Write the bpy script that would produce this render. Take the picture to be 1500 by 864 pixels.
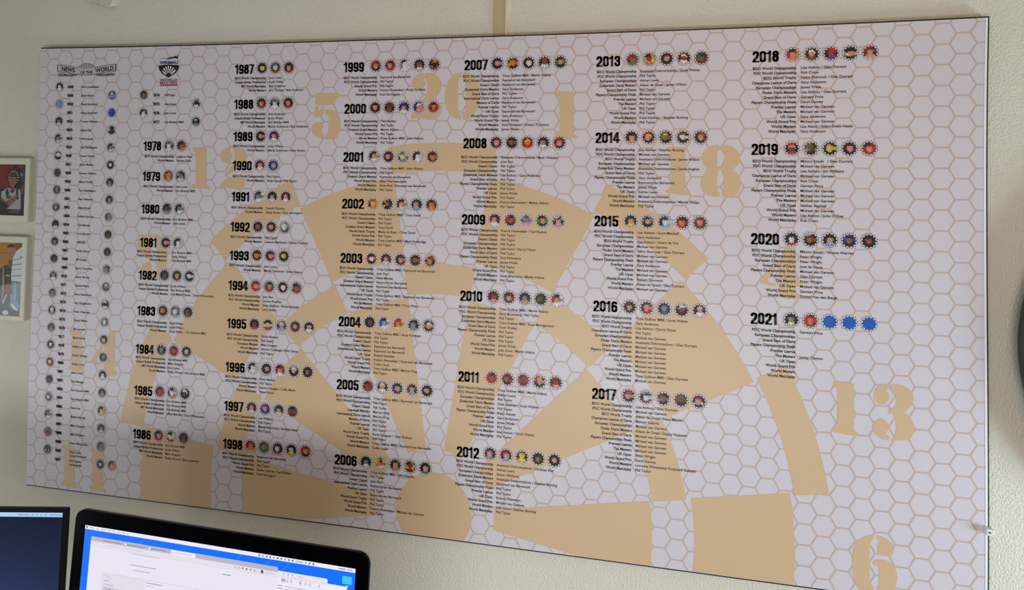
import bpy, bmesh, math, random
import numpy as np
from mathutils import Matrix, Vector

for o in list(bpy.data.objects):
    bpy.data.objects.remove(o)
SC = bpy.context.scene
COL = SC.collection

# ------------------------------------------------------------------ camera
cam_d = bpy.data.cameras.new('camera')
cam = bpy.data.objects.new('camera', cam_d)
COL.objects.link(cam)
cam_d.sensor_width = 36.0
cam_d.lens = 900.0 / 1500.0 * 36.0
cam_d.shift_x = 0.0
cam_d.shift_y = -170.0 / 1500.0
cam_d.clip_start = 0.02
cam.matrix_world = Matrix(((0.98118, -0.01242, 0.19272, 0.46770),
                           (0.19228, -0.02986, -0.98089, -1.45850),
                           (0.01794, 0.99948, -0.02691, 1.93465),
                           (0, 0, 0, 1)))
SC.camera = cam

# ------------------------------------------------------------------ world, lights, exposure
wd = bpy.data.worlds.new('world')
SC.world = wd
wd.use_nodes = True
bg = wd.node_tree.nodes['Background']
bg.inputs[0].default_value = (0.92, 0.95, 1.0, 1)
bg.inputs[1].default_value = 0.04


def area(name, loc, target, sx, sy, power, color):
    d = bpy.data.lights.new(name, 'AREA')
    d.shape = 'RECTANGLE'
    d.size, d.size_y = sx, sy
    d.energy = power
    d.color = color
    o = bpy.data.objects.new(name, d)
    o.location = loc
    v = Vector(target) - Vector(loc)
    o.rotation_euler = v.to_track_quat('-Z', 'Y').to_euler()
    COL.objects.link(o)
    return o


# daylight through the window in the right-hand wall, and the room's ceiling light panel
area('window_daylight', (2.57, -0.60, 1.02), (0.9, 0.0, 1.08), 0.62, 0.52, 30, (0.69, 0.88, 1.0))
area('side_window_daylight', (-2.15, -1.1, 1.05), (-0.6, 0.0, 1.2), 0.9, 0.9, 6.0, (0.90, 0.97, 1.0))
area('rear_fill_light', (0.3, -1.9, 1.08), (0.1, 0.0, 1.10), 1.6, 0.5, 19.5, (0.88, 0.94, 1.0))  # added fill lamp behind the camera, no door there; brightens the lower wall
area('ceiling_panel_light', (0.9, -1.9, 2.56), (0.9, -0.4, 1.0), 1.2, 0.6, 12, (1.0, 0.50, 0.10))

vs = SC.view_settings
SC.display_settings.display_device = 'sRGB'
vs.view_transform = 'Standard'
vs.look = 'None'
vs.exposure = 0.0
vs.gamma = 1.0
vs.use_curve_mapping = False
SC.cycles.use_denoising = True
SC.cycles.max_bounces = 6
SC.cycles.diffuse_bounces = 4


# ------------------------------------------------------------------ materials
def srgb(r, g, b):
    def f(c):
        c /= 255.0
        return c / 12.92 if c <= 0.04045 else ((c + 0.055) / 1.055) ** 2.4
    return (f(r), f(g), f(b), 1.0)


def mat(name, col, rough=0.6, metal=0.0, bump=None, mottle=0.0, spec=0.5, coat=0.0):
    m = bpy.data.materials.new(name)
    m.use_nodes = True
    nt = m.node_tree
    b = nt.nodes['Principled BSDF']
    b.inputs['Base Color'].default_value = col
    b.inputs['Roughness'].default_value = rough
    b.inputs['Metallic'].default_value = metal
    b.inputs['Specular IOR Level'].default_value = spec
    b.inputs['Coat Weight'].default_value = coat
    tc = nt.nodes.new('ShaderNodeTexCoord')
    if mottle:
        n = nt.nodes.new('ShaderNodeTexNoise')
        n.inputs['Scale'].default_value = 5.0
        n.inputs['Detail'].default_value = 6.0
        mx = nt.nodes.new('ShaderNodeMix')
        mx.data_type = 'RGBA'
        mx.inputs[6].default_value = tuple(c * (1 - mottle) for c in col[:3]) + (1,)
        mx.inputs[7].default_value = tuple(min(1, c * (1 + mottle)) for c in col[:3]) + (1,)
        nt.links.new(tc.outputs['Object'], n.inputs['Vector'])
        nt.links.new(n.outputs['Fac'], mx.inputs[0])
        nt.links.new(mx.outputs[2], b.inputs['Base Color'])
    if bump:
        sc_, st, dist = bump
        n = nt.nodes.new('ShaderNodeTexNoise')
        n.inputs['Scale'].default_value = sc_
        n.inputs['Detail'].default_value = 3.0
        bp = nt.nodes.new('ShaderNodeBump')
        bp.inputs['Strength'].default_value = st
        bp.inputs['Distance'].default_value = dist
        nt.links.new(tc.outputs['Object'], n.inputs['Vector'])
        nt.links.new(n.outputs['Fac'], bp.inputs['Height'])
        nt.links.new(bp.outputs['Normal'], b.inputs['Normal'])
    return m


def emit(name, col, strength=1.0):
    m = bpy.data.materials.new(name)
    m.use_nodes = True
    nt = m.node_tree
    b = nt.nodes['Principled BSDF']
    b.inputs['Base Color'].default_value = (0.01, 0.01, 0.01, 1)
    b.inputs['Roughness'].default_value = 0.25
    b.inputs['Emission Color'].default_value = col
    b.inputs['Emission Strength'].default_value = strength
    return m


def vcol(name, rough=0.55, emission=0.0):
    m = bpy.data.materials.new(name)
    m.use_nodes = True
    nt = m.node_tree
    b = nt.nodes['Principled BSDF']
    b.inputs['Roughness'].default_value = rough
    a = nt.nodes.new('ShaderNodeVertexColor')
    a.layer_name = 'Col'
    if emission:
        b.inputs['Base Color'].default_value = (0.01, 0.01, 0.01, 1)
        nt.links.new(a.outputs['Color'], b.inputs['Emission Color'])
        b.inputs['Emission Strength'].default_value = emission
    else:
        nt.links.new(a.outputs['Color'], b.inputs['Base Color'])
    return m


WALL = mat('textured_wall_paint', srgb(223, 217, 203), 0.7, bump=(240, 0.9, 0.0030), mottle=0.02)
WALL2 = mat('plain_wall_paint', srgb(205, 200, 185), 0.8, bump=(90, 0.2, 0.001))
CEIL = mat('ceiling_paint', srgb(225, 222, 212), 0.85, bump=(60, 0.2, 0.001))
FLOOR = mat('grey_carpet', srgb(95, 93, 90), 0.95, bump=(400, 0.6, 0.003), mottle=0.1)
BATTEN = mat('yellowed_batten', srgb(190, 175, 138), 0.6, mottle=0.03)
BEAD = mat('batten_bead', srgb(222, 210, 176), 0.6)
PRINT_BG = mat('printed_canvas_white', srgb(214, 206, 215), 0.42, bump=(900, 0.12, 0.0004))
RIM = mat('canvas_edge_white', srgb(240, 240, 246), 0.5)
BLACK = mat('black_frame', srgb(14, 12, 12), 0.5)
HEX = mat('print_ink_tan_line', srgb(200, 177, 168), 0.45)
BEIGE = mat('print_ink_beige', srgb(213, 182, 145), 0.42, bump=(900, 0.12, 0.0004))
INK = mat('print_ink_black', srgb(16, 13, 16), 0.45)
INKT = mat('print_ink_text', srgb(18, 14, 17), 0.5)
INKW = mat('print_ink_name', srgb(24, 20, 24), 0.5)
HALO = mat('print_ink_white', srgb(226, 220, 226), 0.5)
NAVY = mat('print_ink_navy', srgb(38, 45, 110), 0.5)
REDI = mat('print_ink_red', srgb(185, 45, 60), 0.5)
DRED = mat('print_ink_dark_red', srgb(120, 25, 35), 0.5)
GREYI = mat('print_ink_grey', srgb(120, 116, 122), 0.5)
LGREY = mat('print_ink_pale_grey', srgb(190, 184, 190), 0.5)
PHOTO = vcol('print_photo_colours', 0.5)
SCREEN = vcol('lit_screen_colours', 0.2, emission=1.0)
FRAMEW = mat('cream_frame_lacquer', srgb(214, 211, 196), 0.35, mottle=0.02)
MONBLK = mat('black_glass_bezel', srgb(2, 2, 5), 0.15, spec=0.1)
MONPL = mat('black_monitor_plastic', srgb(5, 5, 7), 0.5, spec=0.2)
ALU = mat('brushed_aluminium', srgb(178, 178, 180), 0.3, metal=0.9)
RIMBLK = mat('clock_rim_dark', srgb(44, 44, 40), 0.35)
CLKW = mat('clock_face_white', srgb(228, 232, 232), 0.4)
DESK = mat('white_desk_laminate', srgb(205, 203, 198), 0.5)
PLAST = mat('translucent_white_plastic', srgb(235, 237, 235), 0.3)
PVC = mat('white_window_frame', srgb(235, 236, 236), 0.35)


def glassmat():
    m = bpy.data.materials.new('clear_glass')
    m.use_nodes = True
    nt = m.node_tree
    nt.nodes.clear()
    out = nt.nodes.new('ShaderNodeOutputMaterial')
    mx = nt.nodes.new('ShaderNodeMixShader')
    lw = nt.nodes.new('ShaderNodeLayerWeight')
    lw.inputs['Blend'].default_value = 0.5
    pw = nt.nodes.new('ShaderNodeMath')
    pw.operation = 'POWER'
    pw.inputs[1].default_value = 4.0
    fr = nt.nodes.new('ShaderNodeMath')
    fr.operation = 'MULTIPLY_ADD'
    fr.inputs[1].default_value = 0.85
    fr.inputs[2].default_value = 0.04
    nt.links.new(lw.outputs['Facing'], pw.inputs[0])
    nt.links.new(pw.outputs[0], fr.inputs[0])
    tr = nt.nodes.new('ShaderNodeBsdfTransparent')
    gl = nt.nodes.new('ShaderNodeBsdfGlossy')
    gl.inputs['Roughness'].default_value = 0.02
    nt.links.new(fr.outputs[0], mx.inputs[0])
    nt.links.new(tr.outputs[0], mx.inputs[1])
    nt.links.new(gl.outputs[0], mx.inputs[2])
    nt.links.new(mx.outputs[0], out.inputs[0])
    return m


GLASS = glassmat()


# ------------------------------------------------------------------ helpers
class MB:
    """collects polygons (with optional per-face colour) and links them as ONE mesh object"""

    def __init__(self):
        self.v, self.f, self.c = [], [], []

    def poly(self, pts, col=None):
        i = len(self.v)
        self.v.extend(pts)
        self.f.append(tuple(range(i, i + len(pts))))
        self.c.append(col)

    def mesh(self, pts, faces, cols=None):
        i = len(self.v)
        self.v.extend(pts)
        for k, fc in enumerate(faces):
            self.f.append(tuple(i + a for a in fc))
            self.c.append(cols[k] if cols else None)

    def box(self, x0, x1, y0, y1, z0, z1):
        p = [(x, y, z) for x in (x0, x1) for y in (y0, y1) for z in (z0, z1)]
        self.mesh(p, [(0, 1, 3, 2), (4, 6, 7, 5), (0, 4, 5, 1), (2, 3, 7, 6), (0, 2, 6, 4), (1, 5, 7, 3)])

    def prism(self, outline, y0, y1):
        """outline in XZ, extruded along Y"""
        n = len(outline)
        p = [(x, y0, z) for x, z in outline] + [(x, y1, z) for x, z in outline]
        f = [tuple(range(n)), tuple(range(2 * n - 1, n - 1, -1))]
        f += [(i, i + n, (i + 1) % n + n, (i + 1) % n) for i in range(n)]
        self.mesh(p, f)

    def lathe(self, prof, cx, cz, n=96):
        """profile of (radius, y) turned about the Y axis"""
        p = []
        for r, y in prof:
            for k in range(n):
                a = 2 * math.pi * k / n
                p.append((cx + r * math.cos(a), y, cz + r * math.sin(a)))
        f = []
        for j in range(len(prof) - 1):
            for k in range(n):
                k2 = (k + 1) % n
                f.append((j * n + k, j * n + k2, (j + 1) * n + k2, (j + 1) * n + k))
        self.mesh(p, f)

    def build(self, name, m, parent=None, xf=None, bevel=0.0, smooth=False):
        me = bpy.data.meshes.new(name)
        vv = [xf(p) for p in self.v] if xf else self.v
        me.from_pydata([tuple(map(float, p)) for p in vv], [], self.f)
        if any(c is not None for c in self.c):
            at = me.color_attributes.new('Col', 'FLOAT_COLOR', 'CORNER')
            buf = np.zeros((len(me.loops), 4), np.float32)
            k = 0
            for fc, c in zip(self.f, self.c):
                if c is None:
                    c = (0, 0, 0, 1)
                for _ in fc:
                    buf[k] = c
                    k += 1
            at.data.foreach_set('color', buf.ravel())
        me.materials.append(m)
        if smooth:
            me.polygons.foreach_set('use_smooth', [True] * len(me.polygons))
        me.update()
        o = bpy.data.objects.new(name, me)
        COL.objects.link(o)
        if parent is not None:
            o.parent = parent
        if bevel:
            bv = o.modifiers.new('bevel', 'BEVEL')
            bv.width = bevel
            bv.segments = 3
            bv.limit_method = 'ANGLE'
        return o


def thing(name, label, cat, loc, group=None):
    o = bpy.data.objects.new(name, None)
    o.empty_display_size = 0.05
    o.location = loc
    COL.objects.link(o)
    o['label'] = label
    o['category'] = cat
    if group:
        o['group'] = group
    return o


def tag(o, label, cat, group=None):
    o['label'] = label
    o['category'] = cat
    if group:
        o['group'] = group
    return o


def struct(o):
    o['kind'] = 'structure'
    return o


def rel(loc):
    return lambda p: (p[0] - loc[0], p[1] - loc[1], p[2] - loc[2])


# ------------------------------------------------------------------ room shell
WY = 0.020          # face of the wall the chart hangs on
XL, XR, YB, ZC = -2.2, 2.6, -3.6, 2.62
m = MB(); m.box(XL - .1, XR + .1, WY, WY + .1, 0, ZC); struct(m.build('wall_back', WALL))
m = MB()
ly0, ly1, lz0, lz1 = -1.60, -0.60, 0.55, 1.55
m.box(XL - .1, XL, YB, ly0, 0, ZC); m.box(XL - .1, XL, ly1, WY, 0, ZC)
m.box(XL - .1, XL, ly0, ly1, 0, lz0); m.box(XL - .1, XL, ly0, ly1, lz1, ZC)
struct(m.build('wall_left', WALL2))
m = MB()
for a in ((ly0, ly1, lz0, lz0 + .05), (ly0, ly1, lz1 - .05, lz1), (ly0, ly0 + .05, lz0 + .05, lz1 - .05), (ly1 - .05, ly1, lz0 + .05, lz1 - .05)):
    m.box(XL - .09, XL - .04, *a)
win2 = struct(m.build('window_2', PVC))
m = MB(); m.box(XL - .07, XL - .064, ly0 + .05, ly1 - .05, lz0 + .05, lz1 - .05); m.build('pane', GLASS, win2)
wy0, wy1, wz0, wz1 = -0.98, -0.22, 0.74, 1.46
m = MB()
m.box(XR, XR + .12, YB, wy0, 0, ZC); m.box(XR, XR + .12, wy1, WY, 0, ZC)
m.box(XR, XR + .12, wy0, wy1, 0, wz0); m.box(XR, XR + .12, wy0, wy1, wz1, ZC)
struct(m.build('wall_right', WALL2))
m = MB(); m.box(XL - .1, XR + .12, YB, WY + .1, -.1, 0); struct(m.build('floor', FLOOR))
m = MB(); m.box(XL - .1, XR + .12, YB, WY + .1, ZC, ZC + .1); struct(m.build('ceiling', CEIL))
for nm, a in (('baseboard_back', (XL, XR, WY - .015, WY, 0, .09)),
              ('baseboard_left', (XL, XL + .015, YB, WY - .015, 0, .09)),
              ('baseboard_right', (XR - .015, XR, YB, WY - .015, 0, .09))):
    m = MB(); m.box(*a); struct(m.build(nm, PVC))
# window in the right-hand wall
m = MB()
fx0, fx1 = XR + .05, XR + .10
for a in ((wy0, wy1, wz0, wz0 + .05), (wy0, wy1, wz1 - .05, wz1), (wy0, wy0 + .05, wz0 + .05, wz1 - .05),
          (wy1 - .05, wy1, wz0 + .05, wz1 - .05), (-.625, -.575, wz0 + .05, wz1 - .05)):
    m.box(fx0, fx1, *a)
win = struct(m.build('window_1', PVC))
m = MB()
m.box(fx0 + .02, fx0 + .026, wy0 + .05, -.625, wz0 + .05, wz1 - .05)
m.build('pane', GLASS, win)
m = MB()
m.box(fx0 + .02, fx0 + .026, -.575, wy1 - .05, wz0 + .05, wz1 - .05)
m.build('pane', GLASS, win)

# joint batten running up the wall above the chart, with its raised bead on the right
m = MB()
m.box(0.1225, 0.1545, WY - .004, WY, 2.325, ZC)
bt = struct(m.build('trim_1', BATTEN, bevel=.001))
m = MB(); rnd = random.Random(4)
n = 60
zs = [2.325 + (ZC - 2.325) * i / n for i in range(n + 1)]
w_ = [rnd.uniform(0, .002) for _ in zs]
for i in range(n):
    for x0, x1, y in ((0.1545, 0.158, WY - .006), (0.158, 0.1625, WY - .0025)):
        a, b = w_[i], w_[i + 1]
        m.poly([(x0, y, zs[i]), (x1 + a, y, zs[i]), (x1 + b, y, zs[i + 1]), (x0, y, zs[i + 1])])
        m.poly([(x1 + a, y, zs[i]), (x1 + a + .002, WY, zs[i]), (x1 + b + .002, WY, zs[i + 1]), (x1 + b, y, zs[i + 1])])
        m.poly([(x0, y, zs[i]), (x0, y, zs[i + 1]), (x0, WY, zs[i + 1]), (x0, WY, zs[i])])
m.build('bead', BEAD, bt)

# torn wall lining that has lifted at the top left
edge = [(-1.115, 2.520), (-1.080, 2.490), (-1.068, 2.473), (-1.058, 2.466), (-1.048, 2.462), (-1.038, 2.4595), (-1.024, 2.4565),
        (-1.019, 2.4590), (-1.016, 2.4545), (-1.004, 2.4510), (-0.990, 2.4455), (-0.975, 2.452),
        (-0.955, 2.470), (-0.93, 2.50), (-0.92, 2.54), (-1.0, 2.575), (-1.10, 2.56)]
m = MB()
n = len(edge)
fr = [(x, WY - (.0120 if i in range(1, 11) else .0008), z) for i, (x, z) in enumerate(edge)]
md = [(-1.0 + (x + 1.0) * .8, WY - .0050, 2.51 + (z - 2.51) * .7) for x, z in edge]
cc = (-1.0, WY - .0012, 2.51)
bk = [(x, y + .0007, z) for x, y, z in fr]
m.mesh(fr + md + [cc] + bk, [(i, (i + 1) % n, n + (i + 1) % n, n + i) for i in range(n)] +
       [(n + i, n + (i + 1) % n, 2 * n) for i in range(n)] +
       [(i, 2 * n + 1 + i, 2 * n + 1 + (i + 1) % n, (i + 1) % n) for i in range(n)])
tag(m.build('wallpaper_flap', WALL), 'torn flap of cream lining lifting off the wall above the chart\'s left end', 'wallpaper')

# ------------------------------------------------------------------ the printed wall chart
# print coordinates: one unit = one honeycomb edge length, x to the right, y down
S = 0.0256
ZO = 1.70
# the chart has sagged and stretched a few millimetres on its wall: polynomial of that sag
CF = np.array([[0.0672, -0.0666], [-0.068, -0.1761], [-0.0419, 0.1373], [0.0831, 0.1362], [-0.1887, -0.0021], [0.2985, -0.0108], [0.0655, 0.0799], [-0.2644, -0.0164], [-0.2806, 0.2052], [0.0308, 0.1853], [0.0743, -0.161], [0.2339, -0.041], [-0.1785, 0.0127], [0.2074, -0.1903]])


def warp(w):
    w = np.asarray(w, float)
    u = (w[:, 0] - 48) / 48
    v = (w[:, 1] - 24) / 24
    B = np.array([u ** i * v ** j for i in range(5) for j in range(4) if i + j <= 4]).T
    return w + B @ CF


BX0, BX1, BY0, BY1 = 1.20, 94.72, 0.58, 48.44
PX1 = 94.56                       # the print stops here, then a white wrapped edge
CH = ((48 - 48) * S, -0.0, ZO)


class PB(MB):
    """print builder: points given in print coordinates (x, y, layer)"""

    def p(self, pts, col=None):
        self.poly([(a, b, 0) for a, b in pts], col)


def to_world(pts, layer):
    a = np.asarray(pts, float)
    w = warp(a[:, :2])
    return [((x - 48) * S - CH[0], -layer - CH[1], ZO - (y - 25) * S - CH[2]) for x, y in w]


def pbuild(mb, name, m, parent, layer):
    mb.v = to_world(mb.v, layer)
    return mb.build(name, m, parent)


chart = thing('wall_chart', 'huge white honeycomb-patterned wall chart listing darts winners by year, beige dartboard behind the text',
              'wall chart', CH)


def outline(x0, x1, y0, y1, n=36):
    o = [(x0 + (x1 - x0) * i / n, y0) for i in range(n)]
    o += [(x1, y0 + (y1 - y0) * i / n) for i in range(n)]
    o += [(x1 - (x1 - x0) * i / n, y1) for i in range(n)]
    o += [(x0, y1 - (y1 - y0) * i / n) for i in range(n)]
    w = warp(np.array(o))
    return [((x - 48) * S, (25 - y) * S) for x, y in w]


m = MB(); m.prism(outline(BX0 - .10, BX1 + .17, BY0 - .15, BY1 + .17), 0.003, WY); m.build('backing_frame', BLACK, chart)
m = MB(); m.prism(outline(BX0, BX1, BY0, BY1), 0.0, 0.0035); m.build('canvas_panel', PRINT_BG, chart)
# white wrapped edges on the right and the top
m = MB(); m.prism(outline(PX1, BX1, BY0, BY1), -0.0006, 0.0); m.build('edge_strip', RIM, chart)['label'] = 'white wrapped edge along the right side'


def clip_poly(pts, ax, lim, keep_less):
    out = []
    n = len(pts)
    for i in range(n):
        a, b = pts[i], pts[(i + 1) % n]
        ia = (a[ax] <= lim) == keep_less
        ib = (b[ax] <= lim) == keep_less
        if ia:
            out.append(a)
        if ia != ib:
            t = (lim - a[ax]) / (b[ax] - a[ax])
            out.append((a[0] + (b[0] - a[0]) * t, a[1] + (b[1] - a[1]) * t))
    return out


hexm = PB()
H3 = math.sqrt(3) / 2
LW = 0.066


def hseg(a, b):
    (x0, y0), (x1, y1) = a, b
    L = math.hypot(x1 - x0, y1 - y0)
    dx, dy = (x1 - x0) / L, (y1 - y0) / L
    nx, ny = -dy * LW, dx * LW
    e = LW / math.sqrt(3)
    P_ = [a, (x0 + dx * e + nx, y0 + dy * e + ny), (x1 - dx * e + nx, y1 - dy * e + ny), b,
          (x1 - dx * e - nx, y1 - dy * e - ny), (x0 + dx * e - nx, y0 + dy * e - ny)]
    for ax, lim, less in ((0, BX0, False), (0, PX1, True), (1, BY0, False), (1, BY1, True)):
        P_ = clip_poly(P_, ax, lim, less)
        if len(P_) < 3:
            return
    hexm.p(P_)


for c in range(0, 65):
    for k in range(-1, 59):
        if (c + k) % 2:
            continue
        x, y = 1.5 * c, k * H3
        hseg((x - .5, y), (x + .5, y))
        hseg((x + .5, y), (x + 1.0, y + H3))
        hseg((x + .5, y), (x + 1.0, y - H3))
pbuild(hexm, 'honeycomb_print', HEX, chart, .0002)


CXD, CYD = 48.02, 46.15


def sector(mb, r0, r1, ang, hw):
    n = 14
    P_ = []
    for i in range(n + 1):
        a = math.radians(ang - hw + 2 * hw * i / n)
        P_.append((CXD + r1 * math.cos(a), CYD - r1 * math.sin(a)))
    for i in range(n, -1, -1):
        a = math.radians(ang - hw + 2 * hw * i / n)
        P_.append((CXD + r0 * math.cos(a), CYD - r0 * math.sin(a)))
    P_ = clip_poly(P_, 1, BY1 - .02, True)
    if len(P_) > 2:
        mb.p(P_)


ANG = {20: 90, 1: 72, 18: 54, 4: 36, 13: 18, 6: 0, 5: 108, 12: 126, 9: 144, 14: 162, 11: 180}
for s_, a in ANG.items():
    for rr_ in (((24.0, 32.25, 9.45), (5.9, 20.35, 9.3)) if s_ in (1, 4, 6, 5, 9, 11) else ((20.6, 23.55, 8.85), (32.6, 35.35, 8.95))):
        mb = PB()
        sector(mb, rr_[0], rr_[1], a, rr_[2])
        if mb.f:
            pbuild(mb, 'dartboard_bed', BEIGE, chart, .0004)
mb = PB()
mb.p(clip_poly([(CXD + 3.74 * math.cos(i * math.pi / 36), CYD + .05 + 3.74 * math.sin(i * math.pi / 36)) for i in range(72)], 1, BY1 - .02, True))
pbuild(mb, 'dartboard_bull', BEIGE, chart, .0004)

LAY=[
(1978, 11.21, 11.15, 2, 18.41, 12.31, 18.72, 2),
(1979, 14.46, 14.38, 2, 18.41, 15.52, 18.74, 2),
(1980, 17.95, 17.86, 2, 18.25, 18.98, 18.59, 2),
(1981, 21.53, 21.48, 2, 17.93, 22.49, 18.58, 3),
(1982, 25.02, 24.92, 3, 18.29, 26.03, 18.6, 3),
(1983, 28.8, 28.68, 3, 18.3, 29.92, 18.61, 3),
(1984, 32.85, 32.79, 3, 18.3, 33.72, 18.59, 4),
(1985, 37.21, 37.14, 3, 18.34, 38.06, 18.64, 4),
(1986, 41.75, 41.68, 3, 18.33, 42.61, 18.63, 4),
(1987, 3.18, 3.09, 3, 28.97, 4.11, 29.3, 4),
(1988, 6.83, 6.74, 3, 28.97, 7.86, 29.31, 4),
(1989, 10.19, 10.16, 2, 28.97, 11.18, 29.32, 2),
(1990, 13.22, 13.17, 2, 29.01, 14.32, 29.36, 2),
(1991, 16.45, 16.39, 3, 28.98, 17.57, 29.32, 2),
(1992, 19.59, 19.51, 3, 29.0, 20.61, 29.32, 2),
(1993, 22.56, 22.45, 3, 29.0, 23.56, 29.34, 2),
(1994, 25.65, 25.61, 4, 28.98, 26.67, 29.31, 4),
(1995, 29.57, 29.5, 5, 28.98, 30.69, 29.3, 5),
(1996, 34.03, 33.95, 5, 28.97, 35.0, 29.28, 4),
(1997, 37.99, 37.96, 4, 28.95, 38.92, 29.29, 4),
(1998, 41.81, 41.76, 5, 28.92, 42.77, 29.27, 5),
(1999, 3.2, 3.11, 5, 41.18, 4.27, 41.49, 5),
(2000, 7.4, 7.3, 5, 41.32, 8.65, 41.64, 6),
(2001, 12.25, 12.18, 5, 41.32, 13.35, 41.66, 6),
(2002, 16.94, 16.9, 5, 41.3, 17.95, 41.64, 8),
(2003, 22.38, 22.35, 5, 41.26, 23.37, 41.6, 10),
(2004, 28.69, 28.62, 5, 41.21, 29.66, 41.55, 10),
(2005, 34.89, 34.85, 5, 41.29, 36.01, 41.62, 12),
(2006, 42.2, 42.16, 5, 41.19, 43.07, 41.53, 10),
(2007, 3.25, 3.16, 5, 53.64, 4.35, 53.96, 13),
(2008, 10.85, 10.78, 5, 53.59, 12.19, 53.92, 12),
(2009, 18.21, 18.17, 5, 53.74, 19.2, 54.05, 12),
(2010, 25.55, 25.49, 5, 53.71, 26.63, 54.04, 11),
(2011, 33.21, 33.13, 5, 53.73, 34.22, 54.05, 11),
(2012, 40.26, 40.17, 5, 53.76, 41.12, 54.09, 11),
(2013, 3.2, 3.1, 5, 66.54, 4.18, 66.85, 12),
(2014, 10.31, 10.27, 5, 66.5, 11.42, 66.83, 13),
(2015, 18.03, 17.97, 5, 66.46, 18.98, 66.77, 13),
(2016, 25.85, 25.79, 5, 66.38, 26.79, 66.71, 14),
(2017, 33.8, 33.77, 5, 66.48, 34.7, 66.81, 14),
(2018, 3.15, 3.06, 5, 80.22, 4.21, 80.57, 14),
(2019, 11.35, 11.29, 5, 80.27, 12.39, 80.61, 13),
(2020, 19.23, 19.18, 5, 80.25, 20.24, 80.59, 10),
(2021, 26.18, 26.15, 5, 80.24, 27.16, 80.57, 10),
]
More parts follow.
